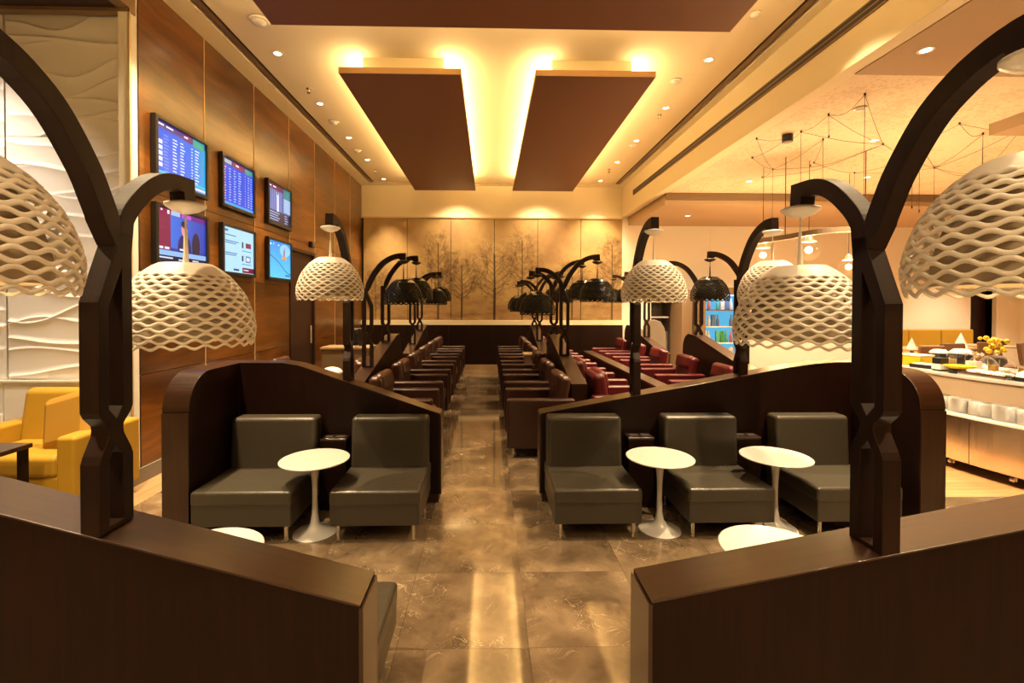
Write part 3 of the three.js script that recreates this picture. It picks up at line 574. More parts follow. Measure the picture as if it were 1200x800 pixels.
// armchair rows
const rowTop = (d) => { const u = (d > 8 ? d - 8.2 : d - 5.02); return u < 1.82 ? 0.7 + 0.42 * u / 1.82 : 0.46 + 0.42 + Math.sqrt(Math.max(0, 0.0576 - (u - 2.0) ** 2)); };
const rowD = { L: [5.55, 6.5, 8.75, 9.65], C: [5.96, 6.95, 8.95, 10.0], R: [5.66, 6.9, 9.2, 10.1] };
const NTH = ['nearest', 'second', 'third', 'farthest'];
rowD.L.forEach((d, i) => { arch(NTH[i] + ' dark lamp arch of the row left of the aisle', XL, BASE - 0.02 + (i % 2) * 0.07, d, 0, false, rowTop(d)); lampsB.push(blackLamp(NTH[i] + ' glossy black dome lamp in the row left of the aisle', XL + 0.42, 1.565 - 0.02 + (i % 2) * 0.07, d)); });
rowD.C.forEach((d, i) => {
  arch(NTH[i] + ' dark double-arm lamp arch between brown and red armchairs', XC - 0.015, BASE + 0.02 + (i % 2) * 0.03, d, 0, true, rowTop(d));
  lampsB.push(blackLamp(NTH[i] + ' glossy black dome lamp over the first red armchair row', XC + 0.405, 1.585 + (i % 2) * 0.03, d));
  lampsB.push(blackLamp(NTH[i] + ' lower black dome lamp over the brown armchairs right of the aisle', XC - 0.36, 1.415 + (i % 2) * 0.03, d));
});
rowD.R.forEach((d, i) => { arch(NTH[i] + ' dark lamp arch of the row behind the second red armchairs', XR, BASE + 0.03, d, Math.PI, false, rowTop(d)); lampsB.push(blackLamp(NTH[i] + ' glossy black dome lamp over the second red armchair row', XR - 0.42, 1.595, d)); });
// ───────────────────────── olive lounge chairs
const seatG = rbox(0.6, 0.1, 0.6, 0.022, 3, 0.8), baseG = rbox(0.59, 0.15, 0.59, 0.008, 2, 0.8);
const backG = (() => { const g = new RoundedBoxGeometry(0.58, 0.41, 0.14, 4, 0.03), p = g.attributes.position; for (let i = 0; i < p.count; i++) { const y = p.getY(i) + 0.2; p.setZ(i, p.getZ(i) - 0.06 * Math.max(0, y) + 0.012 * Math.cos(p.getX(i) * 4) * (p.getZ(i) > 0 ? 1 : 0)); } g.computeVertexNormals(); return triUV(g, 0.8); })();
const legG = lathe([[0, 0.12], [0.013, 0.12], [0.012, 0.02], [0.016, 0.016], [0.016, 0], [0, 0]], 14);
let loungeProto = null;
function lounge(label, x, d, turn, sx = 1) {
  if (loungeProto) { const o = dup(loungeProto, [x, 0, -d], turn, label); o.scale.x = sx; return o; }
  const t = loungeProto = thing('lounge_chair', label, 'chair', [x, 0, -d], turn); t.scale.x = sx;
  part(t, 'seat_cushion', seatG, M.oliveSeat, [0, 0.295, 0]);
  part(t, 'seat_base', baseG, M.olive, [0, 0.19, 0]);
  part(t, 'backrest', backG, M.olive, [0, 0.505, -0.22]);
  for (const [a, b] of [[1, 1], [-1, 1], [1, -1], [-1, -1]]) part(t, 'leg', legG, M.chrome, [a * 0.25, 0, b * 0.25]);
  return t;
}
const DCH = 3.335;
lounge('olive leather armless chair in the left booth, nearer the rounded wing', -1.6, DCH, 0, 1.08);
lounge('olive leather armless chair at the aisle end of the left booth', -0.745, DCH, 0, 0.98);
lounge('olive leather armless chair at the aisle end of the right booth', 0.715, DCH, 0, 0.97);
lounge('olive leather armless chair in the middle of the right booth', 1.6, DCH, 0, 0.97);
lounge('olive leather armless chair in the right booth beside the rounded wing', 2.46, DCH, 0, 0.97);
lounge('olive leather chair seen edge-on behind the near left partition end', -0.715, 1.83, Math.PI).scale.y = 0.87;

// ───────────────────────── white pedestal tables
const topG = lathe([[0, 0.507], [0.222, 0.507], [0.228, 0.503], [0.226, 0.497], [0.19, 0.486], [0, 0.486]], 64);
const pedG = lathe([[0, 0.488], [0.06, 0.486], [0.04, 0.47], [0.027, 0.43], [0.019, 0.34], [0.017, 0.24], [0.02, 0.13], [0.03, 0.07], [0.055, 0.035], [0.1, 0.018], [0.14, 0.008], [0.142, 0], [0, 0]], 48);
let tableProto = null;
function sideTable(label, x, d) {
  if (tableProto) return dup(tableProto, [x, 0, -d], 0, label);
  const t = tableProto = thing('side_table', label, 'table', [x, 0, -d]);
  part(t, 'tabletop', topG, M.tableWhite); part(t, 'pedestal', pedG, M.tableWhite);
  return t;
}
sideTable('round white pedestal table between the two left booth chairs', -1.185, 3.2);
sideTable('round white pedestal table right of the first right booth chair', 1.175, 3.2);
sideTable('round white pedestal table left of the last right booth chair', 1.985, 3.2);
sideTable('white round tabletop showing over the near left partition', -1.2, 1.99);
sideTable('white round tabletop showing over the near right partition', 1.23, 1.97);

// ───────────────────────── leather armchairs in rows (front = local +z)
const armG = rbox(0.105, 0.5, 0.69, 0.025, 3, 0.8), rSeatG = rbox(0.5, 0.15, 0.6, 0.04, 3, 0.8), rBaseG = rbox(0.5, 0.2, 0.62, 0.01, 1, 0.8), rBackG = rbox(0.52, 0.56, 0.14, 0.055, 4, 0.8), rLegG = legG;
const rHeadG = (() => { const g = new RoundedBoxGeometry(0.46, 0.2, 0.12, 4, 0.055); return triUV(g, 0.8); })();
function armchairProto(label, mat, back, x, d, turn) {
  const t = thing('armchair', label, 'armchair', [x, 0, -d], turn);
  for (const s of [-1, 1]) part(t, 'arm', armG, mat, [s * 0.305, 0.35, 0.0]);
  part(t, 'seat_cushion', rSeatG, back, [0, 0.36, 0.03]);
  part(t, 'base', rBaseG, mat, [0, 0.2, 0.0]);
  part(t, 'backrest', rBackG, back, [0, 0.54, -0.215], [-0.16, 0, 0]);
  part(t, 'headrest', rHeadG, back, [0, 0.74, -0.205], [-0.2, 0, 0]);
  for (const a of [-1, 1]) for (const b of [-1, 1]) part(t, 'leg', rLegG, M.chrome, [a * 0.29, 0, b * 0.28]);
  return t;
}
const protos = {};
function armchair(kind, label, x, d, turn) {
  if (protos[kind]) return dup(protos[kind], [x, 0, -d], turn, label);
  return protos[kind] = armchairProto(label, kind === 'red' ? M.redLeather : M.brownLeather, kind === 'red' ? M.redLeather : M.brownBack, x, d, turn);
}
for (let k = 0; k < 6; k++) armchair('brown', ORD[k] + ' brown leather armchair in the row left of the aisle', -0.92, 5.05 + k * 1.1, Math.PI / 2);
for (let k = 0; k < 6; k++) armchair('brown', ORD[k] + ' brown leather armchair in the row right of the aisle', 0.52, 5.05 + k * 1.1, -Math.PI / 2);
for (let k = 0; k < 6; k++) armchair('red', ORD[k] + ' red leather armchair backing onto the centre partition', 1.42, 5.2 + k * 1.1, Math.PI / 2);
for (let k = 0; k < 5; k++) armchair('red', ['nearest', 'second nearest', 'third nearest', 'fourth nearest', 'farthest'][k] + ' red leather armchair facing left in the second red row', 2.62, 5.6 + k * 1.12, -Math.PI / 2);
armchair('brown', 'brown leather armchair behind the left booth back, facing the screen wall', -1.93, 6.3, -Math.PI / 2);
armchair('brown', 'brown leather armchair with its back to the screen wall beside the dark door', -2.62, 6.4, Math.PI / 2);
{
  const c = (label, x, y, d, s) => { const t = tag(part(scene, numbered('cushion'), (() => { const g = new THREE.SphereGeometry(0.5, 20, 14); g.scale(0.34 * s, 0.2 * s, 0.24 * s); return g; })(), M.shade, [x, y, -d]), label, 'cushion'); return t; };
  c('small pale cushion showing over the left booth back by the dark door', -2.52, 0.695, 6.095, 0.95);
  c('pale cushion at the arm of the brown armchair behind the left booth', -2.0, 0.68, 5.995, 0.8);
  const t = thing('sideboard', 'tan timber sideboard behind the left row of lamp arches', 'sideboard', [-2.35, 0, -7.9]);
  part(t, 'carcass', at(box(0.75, 0.8, 0.45, 1.2), 0, 0.42, 0), M.bronze);
  part(t, 'top_board', at(rbox(0.8, 0.035, 0.5, 0.005), 0, 0.84, 0), M.beige);
  part(t, 'kick', at(box(0.7, 0.04, 0.4), 0, 0.02, 0), M.dark);
  const m = thing('coffee_machine', 'small dark coffee machine on the tan sideboard', 'coffee machine', [-2.25, 0.8575, -7.9]);
  part(m, 'body', at(rbox(0.2, 0.3, 0.22, 0.02), 0, 0.15, -0.02), M.black);
  part(m, 'spout_head', at(rbox(0.16, 0.08, 0.14, 0.015), 0, 0.25, 0.14), M.black);
  part(m, 'drip_tray', at(rbox(0.18, 0.03, 0.16, 0.006), 0, 0.015, 0.15), M.chrome);
  const b = thing('magazine_stand', 'tan box stand at the foot of the centre partition, beyond the brown armchairs', 'stand', [0.7, 0, -7.8]);
  part(b, 'box', at(box(0.25, 0.72, 0.3), 0, 0.36, 0), M.bronze); part(b, 'lid', at(rbox(0.28, 0.03, 0.33, 0.005), 0, 0.735, 0), M.beige);
}

// ───────────────────────── screens on the timber wall
function rows(g, w, y0, n, dy, cols, color, r) { g.fillStyle = color; for (let i = 0; i < n; i++) for (const [x, ww] of cols) g.fillRect(x * w, y0 + i * dy, ww * w * (0.6 + 0.4 * r()), dy * 0.42); }
const screens = [
  canvasTex(448, 288, (g, w, h) => { const r = rng(1); const b = g.createLinearGradient(0, 0, w, 0); b.addColorStop(0, '#1a52d8'); b.addColorStop(0.7, '#1567dd'); b.addColorStop(1, '#22a0d0'); g.fillStyle = b; g.fillRect(0, 0, w, h); g.fillStyle = '#3b2a78'; g.fillRect(0, 0, w, 34); g.fillStyle = '#5b1d62'; g.fillRect(w * 0.5, 0, w * 0.2, 38); g.fillStyle = '#1f9c86'; g.fillRect(w * 0.72, 4, w * 0.26, 40); g.fillStyle = '#dfe8ff'; g.fillRect(14, 12, 46, 9); g.fillRect(80, 12, 60, 9); g.fillRect(w * 0.53, 14, 36, 9); rows(g, w, 60, 12, 16, [[0.3, 0.1], [0.45, 0.1], [0.68, 0.04], [0.76, 0.1]], '#bfe0f5', r); rows(g, w, 60, 12, 16, [[0.13, 0.1]], '#4f8ae8', r); g.fillStyle = '#cfe6f6'; for (let i = 0; i < 5; i++) g.fillRect(8, 92 + i * 28, 40, 20); g.fillStyle = '#39c3d8'; g.fillRect(0, 244, w, 12); g.fillStyle = '#c9cfe8'; g.fillRect(0, 262, w, 14); }),
  canvasTex(448, 288, (g, w, h) => { const r = rng(2); g.fillStyle = '#1244d2'; g.fillRect(0, 0, w, h); g.fillStyle = '#3a2c66'; g.fillRect(0, 0, w, 40); g.fillStyle = '#8fa7b8'; g.fillRect(8, 10, 110, 24); g.fillStyle = '#7c1c4a'; g.fillRect(w * 0.33, 8, w * 0.34, 30); g.fillStyle = '#e8e8f5'; g.fillRect(w * 0.4, 16, 44, 10); g.fillStyle = '#2f8d86'; g.fillRect(w * 0.7, 10, w * 0.28, 32); rows(g, w, 58, 13, 16, [[0.18, 0.07], [0.33, 0.08], [0.48, 0.1], [0.7, 0.03], [0.8, 0.06], [0.9, 0.06]], '#8fbdf5', r); rows(g, w, 58, 13, 16, [[0.02, 0.08]], '#f0b8c8', r); g.fillStyle = '#2b9ad8'; g.fillRect(0, 268, w, 20); }),
  canvasTex(448, 288, (g, w, h) => { const r = rng(3); g.fillStyle = '#31589e'; g.fillRect(0, 0, w, h); g.fillStyle = '#7d86c4'; for (let i = 0; i < 9; i++) g.fillRect(12 + i * 30, 40, 14, 150); g.fillStyle = '#c7d3e8'; g.fillRect(160, 50, 46, 150); g.fillStyle = '#2a2f55'; g.fillRect(172, 40, 22, 30); g.fillStyle = '#6b2748'; g.fillRect(0, 0, w * 0.66, 40); g.fillStyle = '#e8ecf5'; g.fillRect(20, 16, 40, 9); g.fillRect(90, 14, 60, 10); g.fillStyle = '#2e7f84'; g.fillRect(w * 0.68, 0, w * 0.32, 70); g.fillStyle = '#93b2d8'; g.fillRect(w * 0.68, 74, w * 0.32, 110); g.fillStyle = '#141c3c'; g.fillRect(0, 196, w, 92); g.fillStyle = '#7fa4dd'; rows(g, w, 206, 4, 18, [[0.04, 0.5], [0.72, 0.2]], '#86a9dd', r); }),
  canvasTex(448, 288, (g, w, h) => { g.fillStyle = '#17358c'; g.fillRect(0, 0, w, h); const b = g.createLinearGradient(110, 0, w, 0); b.addColorStop(0, '#1d6bd6'); b.addColorStop(1, '#1738a8'); g.fillStyle = b; g.fillRect(110, 30, w - 110, 170); g.fillStyle = '#7c1246'; g.fillRect(0, 0, 112, 214); g.fillStyle = '#5d1c7a'; g.fillRect(112, 0, w - 112, 30); g.fillStyle = '#9fb8e8'; g.fillRect(116, 4, 80, 24); g.fillStyle = '#b24cc0'; g.fillRect(210, 6, 90, 22); g.fillStyle = '#f0f0f8'; g.fillRect(84, 6, 18, 20); g.fillRect(30, 6, 14, 10); g.fillStyle = '#11205e'; g.beginPath(); g.ellipse(236, 190, 62, 74, 0, 0, 6.3); g.fill(); g.fillStyle = '#d98a9a'; g.beginPath(); g.ellipse(232, 90, 26, 36, 0, 0, 6.3); g.fill(); g.fillStyle = '#1a1838'; g.beginPath(); g.ellipse(232, 62, 28, 18, 0, 0, 6.3); g.fill(); g.fillStyle = '#0f1438'; g.beginPath(); g.ellipse(346, 170, 40, 76, 0, 0, 6.3); g.fill(); g.fillStyle = '#8ab4f0'; g.fillRect(0, 216, w, 26); g.fillStyle = '#0d1230'; g.fillRect(0, 242, w, 46); g.fillStyle = '#c8d4f0'; g.fillRect(10, 250, 120, 8); g.fillRect(180, 254, 40, 8); g.fillRect(310, 250, 60, 8); g.fillStyle = '#e3e8f8'; g.fillRect(8, 198, 40, 12); g.fillRect(60, 198, 40, 12); g.fillRect(190, 196, 60, 10); }),
  canvasTex(448, 288, (g, w, h) => { g.fillStyle = '#a9d6f2'; g.fillRect(0, 0, w, h); g.fillStyle = '#3d6f9e'; g.fillRect(20, 14, 46, 14); for (const [y, ww] of [[46, 150], [84, 190], [96, 150], [160, 170], [172, 150]]) g.fillRect(26, y, ww, 6); g.fillStyle = '#2a3a5a'; g.fillRect(262, 76, 24, 40); g.fillRect(262, 168, 24, 36); g.fillStyle = '#7c2a50'; g.fillRect(322, 78, 84, 34); g.fillStyle = '#6d7f9c'; g.fillRect(322, 166, 76, 44); g.fillStyle = '#cfe6f6'; g.fillRect(334, 176, 50, 24); g.fillStyle = '#4a7fa8'; g.fillRect(262, 132, 150, 5); g.fillRect(262, 222, 150, 5); g.fillStyle = '#2c3c62'; g.fillRect(140, 262, 80, 12); g.fillStyle = '#6d1236'; g.fillRect(270, 248, 178, 34); g.fillStyle = '#e8c8d4'; g.fillRect(286, 260, 80, 8); }),
  canvasTex(448, 288, (g, w, h) => { const b = g.createLinearGradient(0, 0, 0, h); b.addColorStop(0, '#2f8ad8'); b.addColorStop(0.45, '#46b0ea'); b.addColorStop(1, '#5cc6f0'); g.fillStyle = b; g.fillRect(0, 0, w, h); g.strokeStyle = '#2472a8'; g.lineWidth = 10; g.beginPath(); g.moveTo(0, 110); g.quadraticCurveTo(200, 150, 300, 210); g.quadraticCurveTo(380, 245, w, 250); g.stroke(); g.fillStyle = 'rgba(220,245,255,0.5)'; g.beginPath(); g.ellipse(330, 60, 110, 50, 0, 0, 6.3); g.fill(); g.fillStyle = '#8a3a6a'; g.fillRect(296, 60, 14, 80); g.fillRect(316, 40, 12, 100); g.fillStyle = '#e09a4a'; g.fillRect(270, 108, 90, 26); g.fillStyle = '#eaf6ff'; g.fillRect(30, 22, 26, 14); g.fillRect(90, 20, 16, 10); g.fillRect(180, 24, 30, 8); g.fillStyle = '#2a63a0'; g.fillRect(330, 256, 100, 12); }),
];
const screenLabels = ['blue flight board screen at the left of the upper row', 'blue list screen in the middle of the upper row', 'news screen at the right of the upper row', 'screen with crimson side panel and two presenters, left of the lower row', 'pale blue information screen in the middle of the lower row', 'bright blue map-like screen at the right of the lower row'];
[0, 1, 2, 3, 4, 5].forEach((i) => {
  const d0 = [4.27, 5.32, 6.4][i % 3], d1 = [5.0, 6.06, 7.16][i % 3] + (i % 3 ? 0 : 0.06), y0 = i < 3 ? 2.65 : 1.885, y1 = i < 3 ? 3.255 : 2.47, w = d1 - d0, h = y1 - y0;
  const t = thing('wall_screen', screenLabels[i], 'screen', [-3.03, (y0 + y1) / 2, -(d0 + d1) / 2], Math.PI / 2);
  const hole = [[-w / 2 + 0.035, -h / 2 + 0.04], [w / 2 - 0.035, -h / 2 + 0.04], [w / 2 - 0.035, h / 2 - 0.035], [-w / 2 + 0.035, h / 2 - 0.035]];
  part(t, 'bezel', at(prism([[-w / 2, -h / 2], [w / 2, -h / 2], [w / 2, h / 2], [-w / 2, h / 2]], 0.05, 0.003, [hole]), 0, 0, 0.03), M.black);
  part(t, 'back_shell', at(box(w - 0.02, h - 0.02, 0.03), 0, 0, 0.017), M.black);
  const mat = std({ color: lin(0.01, 0.01, 0.01), emissive: lin(1, 1, 1), emissiveMap: screens[i], emissiveIntensity: 1.25, roughness: 0.25 });
  part(t, 'display', at(new THREE.PlaneGeometry(w - 0.066, h - 0.07), 0, 0.0025, 0.036), mat);
});
{ const t = thing('wall_sensor', 'small dark wall sensor above the door in the timber wall', 'sensor', [-3.03, 2.56, -8.0], Math.PI / 2); part(t, 'body', rbox(0.14, 0.1, 0.06, 0.01), M.black, [0, 0, 0.03]); part(t, 'eye', cyl(0.02, 0.02, 0.01, 14).rotateX(Math.PI / 2), M.bronze, [0, 0, 0.064]); }

// ───────────────────────── yellow armchair and table in the alcove
{
  const t = thing('yellow_armchair', 'yellow upholstered armchair against the white wavy wall', 'armchair', [-3.38, 0, -3.68]);
  for (const s of [-1, 1]) part(t, 'arm', rbox(0.14, 0.52, 0.62, 0.03, 3), M.yellow, [s * 0.41, 0.36, 0.03]);
  part(t, 'seat_cushion', rbox(0.68, 0.16, 0.56, 0.04, 4), M.yellow, [0, 0.4, 0.05]);
  part(t, 'base', rbox(0.7, 0.22, 0.6, 0.02), M.yellow, [0, 0.22, 0.02]);
  part(t, 'backrest', rbox(0.7, 0.5, 0.18, 0.06, 4), M.yellow, [-0.02, 0.62, -0.22], [-0.16, 0, 0]);
  for (const a of [-1, 1]) for (const b of [-1, 1]) part(t, 'leg', cyl(0.018, 0.014, 0.12, 10), M.darkBrown, [a * 0.36, 0.06, b * 0.25]);
  const g = new RoundedBoxGeometry(0.4, 0.4, 0.14, 8, 0.06), p = g.attributes.position; for (let i = 0; i < p.count; i++) { const e = Math.max(Math.abs(p.getX(i)), Math.abs(p.getY(i))) / 0.2; p.setZ(i, p.getZ(i) * (1 - 0.75 * e * e)); } g.computeVertexNormals();
  const pil = part(scene, numbered('pillow'), triUV(g), M.mustard, [-3.17, 0.68, -3.6], [-0.3, -0.15, 0.25]);
  tag(pil, 'square mustard pillow leaning in the yellow armchair', 'pillow');
  const k = thing('alcove_table', 'dark timber table at the left edge beside the yellow armchair', 'table', [-3.53, 0, -2.98]);
  part(k, 'tabletop', rbox(0.9, 0.03, 0.5, 0.004), M.cap, [0, 0.6, 0]);
  for (const a of [-1, 1]) for (const b of [-1, 1]) part(k, 'leg', box(0.04, 0.585, 0.04), M.wenge, [a * 0.41, 0.2925, b * 0.22]);
}
{ const l = new THREE.SpotLight(SOFT, LVL.alcove, 0, 0.75, 0.8, 2); const t = thing('downlight', 'neutral spotlight in the dark alcove soffit, out of frame, placed to light the wavy wall', 'downlight', [-4.3, 4.03, -3.1]); part(t, 'trim_ring', lathe([[0.038, 0.02], [0.04, -0.006], [0.058, -0.008], [0.062, 0]], 24), M.gloss); part(t, 'lens', cyl(0.04, 0.04, 0.004, 20), M.glow(SOFT, 10)); l.name = 'spot_beam'; l.position.set(0, -0.02, 0); l.shadow.radius = 2; l.castShadow = true; t.add(l); l.target.name = 'beam_target'; l.target.position.set(-0.1, -2.2, -1.0); t.add(l.target); }  // neutral lamp out of view, aimed to light the wavy wall
// ───────────────────────── curved buffet counter
const BX = 4.33 + 2.5, BD = 4.45;                               // centre of the arc
function arcSlab(r0, r1, y0, y1, a0 = 2.25, a1 = 4.05, n = 40, s = 1) {
  const sh = new THREE.Shape(); const P = (r, a) => [r * Math.cos(a), r * Math.sin(a)];
  for (let i = 0; i <= n; i++) { const [x, y] = P(r1, a0 + (a1 - a0) * i / n); i ? sh.lineTo(x, y) : sh.moveTo(x, y); }
  for (let i = n; i >= 0; i--) { const [x, y] = P(r0, a0 + (a1 - a0) * i / n); sh.lineTo(x, y); }
  const g = new THREE.ExtrudeGeometry(sh, { depth: y1 - y0, bevelEnabled: false, curveSegments: 8 });
  g.rotateX(-Math.PI / 2); g.translate(0, y0, 0); return triUV(g, s);
}
{
  const t = thing('buffet_counter', 'curved white and brushed steel buffet counter on castors at the right', 'counter', [BX, 0, -BD]);
  part(t, 'countertop', arcSlab(1.45, 2.51, 0.885, 0.905), M.tableWhite);
  part(t, 'fascia', arcSlab(2.46, 2.5, 0.71, 0.885), M.fasciaTan);
  part(t, 'top_core', arcSlab(1.5, 2.46, 0.76, 0.885), M.paintCafe);
  part(t, 'plate_shelf', arcSlab(1.5, 2.5, 0.522, 0.54), M.gloss);
  part(t, 'shelf_back', arcSlab(1.9, 1.95, 0.54, 0.76), M.paintCafe);
  // steel drum in flat-joined sheets
  const n = 9, a0 = 2.25, a1 = 4.05;
  for (let i = 0; i < n; i++) part(t, 'steel_sheet', arcSlab(2.42, 2.45, 0.1, 0.522, a0 + (a1 - a0) * i / n + 0.0012, a0 + (a1 - a0) * (i + 1) / n - 0.0012, 8), M.steel);
  part(t, 'drum_core', arcSlab(1.6, 2.415, 0.1, 0.52), M.dark);
  for (const a of [2.5, 2.8, 3.15, 3.36, 3.6, 3.85]) {
    const c = new THREE.Group(); c.name = 'castor'; c.position.set(2.33 * Math.cos(a), 0, -2.33 * Math.sin(a)); c.rotation.y = a; t.add(c);
    part(c, 'wheel', cyl(0.04, 0.04, 0.03, 20).rotateX(Math.PI / 2), M.chrome, [0, 0.04, 0]);
    part(c, 'fork', merge([at(new THREE.BoxGeometry(0.03, 0.07, 0.006), 0, 0.065, 0.021), at(new THREE.BoxGeometry(0.03, 0.07, 0.006), 0, 0.065, -0.021), at(new THREE.BoxGeometry(0.06, 0.008, 0.06), 0, 0.097, 0)]), M.chrome);
  }
  for (const a of [3.0, 3.13, 3.26, 3.39]) {
    const x = 2.44 * Math.cos(a), z = -2.44 * Math.sin(a);
    part(t, 'shelf_lamp', cyl(0.012, 0.012, 0.006, 14), M.glow(CAFE, 6), [x, 0.757, z]);
    const l = new THREE.PointLight(CAFE, 0.075, 0, 2); l.name = 'shelf_light'; l.shadow.radius = 0.5; l.castShadow = true; l.position.set(x, 0.742, z); t.add(l);
  }
}
const onArc = (a, r) => [BX + r * Math.cos(a), BD + r * Math.sin(a)];   // x, d
{ // stacks of plates on the open shelf: every plate its own object
  const pg = lathe([[0, 0.004], [0.03, 0.004], [0.034, 0], [0.046, 0.001], [0.069, 0.0035], [0.071, 0.004], [0.071, 0.0092], [0.068, 0.0088], [0.045, 0.0045], [0, 0.0055]], 28);
  const stacks = [[3.104, 14], [3.173, 16], [3.235, 15], [3.272, 14], [3.329, 16], [3.402, 15]];
  const which = ['farthest stack, half hidden by the booth wing', 'second stack from the booth wing', 'third stack from the booth wing', 'fourth stack from the booth wing', 'broad fifth stack from the booth wing', 'stack nearest the right edge of the photo'];
  let proto = null;
  stacks.forEach(([a, n], s) => {
    const [x, d] = onArc(a, 2.33), big = s === 4 || s === 1 || s === 5 ? 1.18 : 0.82;
    for (let k = 0; k < n; k++) {
      const label = (k === n - 1 ? 'topmost white plate, ' : k === 0 ? 'bottom white plate, ' : 'white plate inside the ') + which[s] + ' on the buffet shelf', group = 'plates in the ' + which[s], p = [x, 0.5405 + k * 0.0082, -d];
      let o;
      if (!proto) { o = proto = tag(part(scene, numbered('plate'), pg, M.porcelain, p), label, 'plate', group); } else o = dup(proto, p, 0, label, group);
      o.scale.set(big, 1, big);
    }
  });
}
{ // food and utensils along the counter top
  const Y = 0.906;
  const put = (name, label, cat, a, r, turn = 0) => { const [x, d] = onArc(a, r); return thing(name, label, cat, [x, Y, -d], turn); };
  const tray = (label, a, r, w, l, mat, food, turn) => { const t = put('serving_tray', label, 'tray', a, r, turn); part(t, 'tray', rbox(w, 0.022, l, 0.006), mat, [0, 0.011, 0]); part(t, 'rim', merge([at(new THREE.BoxGeometry(w, 0.016, 0.008), 0, 0.028, l / 2 - 0.004), at(new THREE.BoxGeometry(w, 0.016, 0.008), 0, 0.028, -l / 2 + 0.004), at(new THREE.BoxGeometry(0.008, 0.016, l), w / 2 - 0.004, 0.028, 0), at(new THREE.BoxGeometry(0.008, 0.016, l), -w / 2 + 0.004, 0.028, 0)]), mat); if (food) part(t, 'food', food, M.shade, [0, 0.03, 0]); return t; };
  const r = rng(44);
  const lumps = (w, l, n, s) => { const gs = []; for (let i = 0; i < n; i++) { const g = new THREE.SphereGeometry(s * (0.7 + 0.6 * r()), 8, 6); g.scale(1, 0.7, 1); gs.push(at(g, (r() - 0.5) * w, s * 0.4, (r() - 0.5) * l)); } return merge(gs); };
  tray('long dark tray with a pale lid at the far end of the buffet', 3.022, 2.3, 0.16, 0.3, M.black, rbox(0.14, 0.03, 0.26, 0.01), 0.3);
  const jar = put('cutlery_jar', 'dark square container with a pale label on the buffet', 'container', 3.1, 2.36); part(jar, 'body', rbox(0.09, 0.13, 0.09, 0.008), M.black, [0, 0.065, 0]); part(jar, 'label_band', rbox(0.094, 0.055, 0.094, 0.004), M.gloss, [0, 0.042, 0]);
  const yt = put('yellow_dish', 'round bright yellow dish on a dark stand on the buffet', 'dish', 3.17, 2.33); part(yt, 'stand', lathe([[0, 0], [0.08, 0], [0.075, 0.045], [0, 0.045]], 24), M.black); part(yt, 'dish', lathe([[0, 0.045], [0.08, 0.045], [0.115, 0.068], [0.117, 0.074], [0.08, 0.056], [0, 0.056]], 36), M.yellowTray); part(yt, 'garnish', lumps(0.1, 0.1, 10, 0.014), M.yellowTray, [0, 0.056, 0]);
  tray('broad steel tray of pale pastries at the front of the buffet', 3.284, 2.33, 0.22, 0.4, M.chrome, lumps(0.17, 0.34, 26, 0.022), 0.05);
  const dome = put('glass_cloche', 'clear glass dome behind the tray of pastries', 'cloche', 3.21, 2.06); part(dome, 'glass', (() => { const o = []; for (let i = 0; i <= 12; i++) { const a = i / 12 * Math.PI / 2; o.push([0.13 * Math.cos(a), 0.05 + 0.13 * Math.sin(a)]); } return lathe([[0.13, 0.02], ...o], 36); })(), M.glass); part(dome, 'plinth', lathe([[0, 0], [0.14, 0], [0.14, 0.02], [0, 0.02]], 36), M.steel); part(dome, 'knob', new THREE.SphereGeometry(0.016, 14, 10), M.chrome, [0, 0.193, 0]); part(dome, 'cakes', lumps(0.14, 0.14, 9, 0.03), M.shade, [0, 0.03, 0]);
  const dm2 = put('glass_cloche', 'second clear glass dome, nearer the yellow dish than the first', 'cloche', 3.1, 1.95); for (const ch of dome.children) { const c = ch.clone(); dm2.add(c); } dm2.scale.setScalar(0.85);
  for (const [a, r2, w] of [[3.02, 2.1, 'tall clear glass beside the dark square container'], [3.25, 2.2, 'tall clear glass behind the tray of pastries'], [3.33, 2.12, 'tall clear glass near the right edge of the photo']]) { const g = put('glass_tumbler', w, 'glass', a, r2); part(g, 'glass', lathe([[0.001, 0.004], [0.034, 0.004], [0.04, 0.15], [0.042, 0.15], [0.036, 0], [0.001, 0]], 24), M.glass); part(g, 'drink', cyl(0.036, 0.033, 0.09, 20, 0, 0.052, 0), M.mustard); }
  const jug = put('glass_jug', 'ribbed glass jar beside the yellow dish on the buffet', 'jar', 3.14, 2.12); part(jug, 'glass', lathe([[0.06, 0], [0.062, 0.02], [0.062, 0.15], [0.05, 0.165], [0.052, 0.17]], 28), M.glass); part(jug, 'contents', cyl(0.056, 0.056, 0.1, 24, 0, 0.055, 0), M.shade); part(jug, 'lid', lathe([[0, 0.17], [0.055, 0.17], [0.05, 0.185], [0.012, 0.19], [0.012, 0.205], [0, 0.208]], 24), M.chrome);
  tray('dark tray with a pale lid at the right edge of the buffet', 3.4, 2.3, 0.2, 0.26, M.black, (() => { const g = new THREE.SphereGeometry(0.1, 20, 10, 0, 6.3, 0, 1.5); g.scale(1, 0.7, 1.1); return g; })(), 0);
  const st = (label, a, rr, s) => { const t = put('cup_stack', label, 'stack', a, rr); t.scale.setScalar(s); part(t, 'stand', lathe([[0, 0], [0.09, 0], [0.09, 0.14], [0, 0.14]], 24), M.black); part(t, 'lid', lathe([[0, 0.14], [0.1, 0.14], [0.1, 0.155], [0.06, 0.19], [0, 0.195]], 28), M.gloss); };
  st('black urn with a white lid at the back of the buffet', 2.945, 1.9, 1.0);
  st('small black urn with a white lid, farther along the buffet', 2.81, 1.95, 0.85);
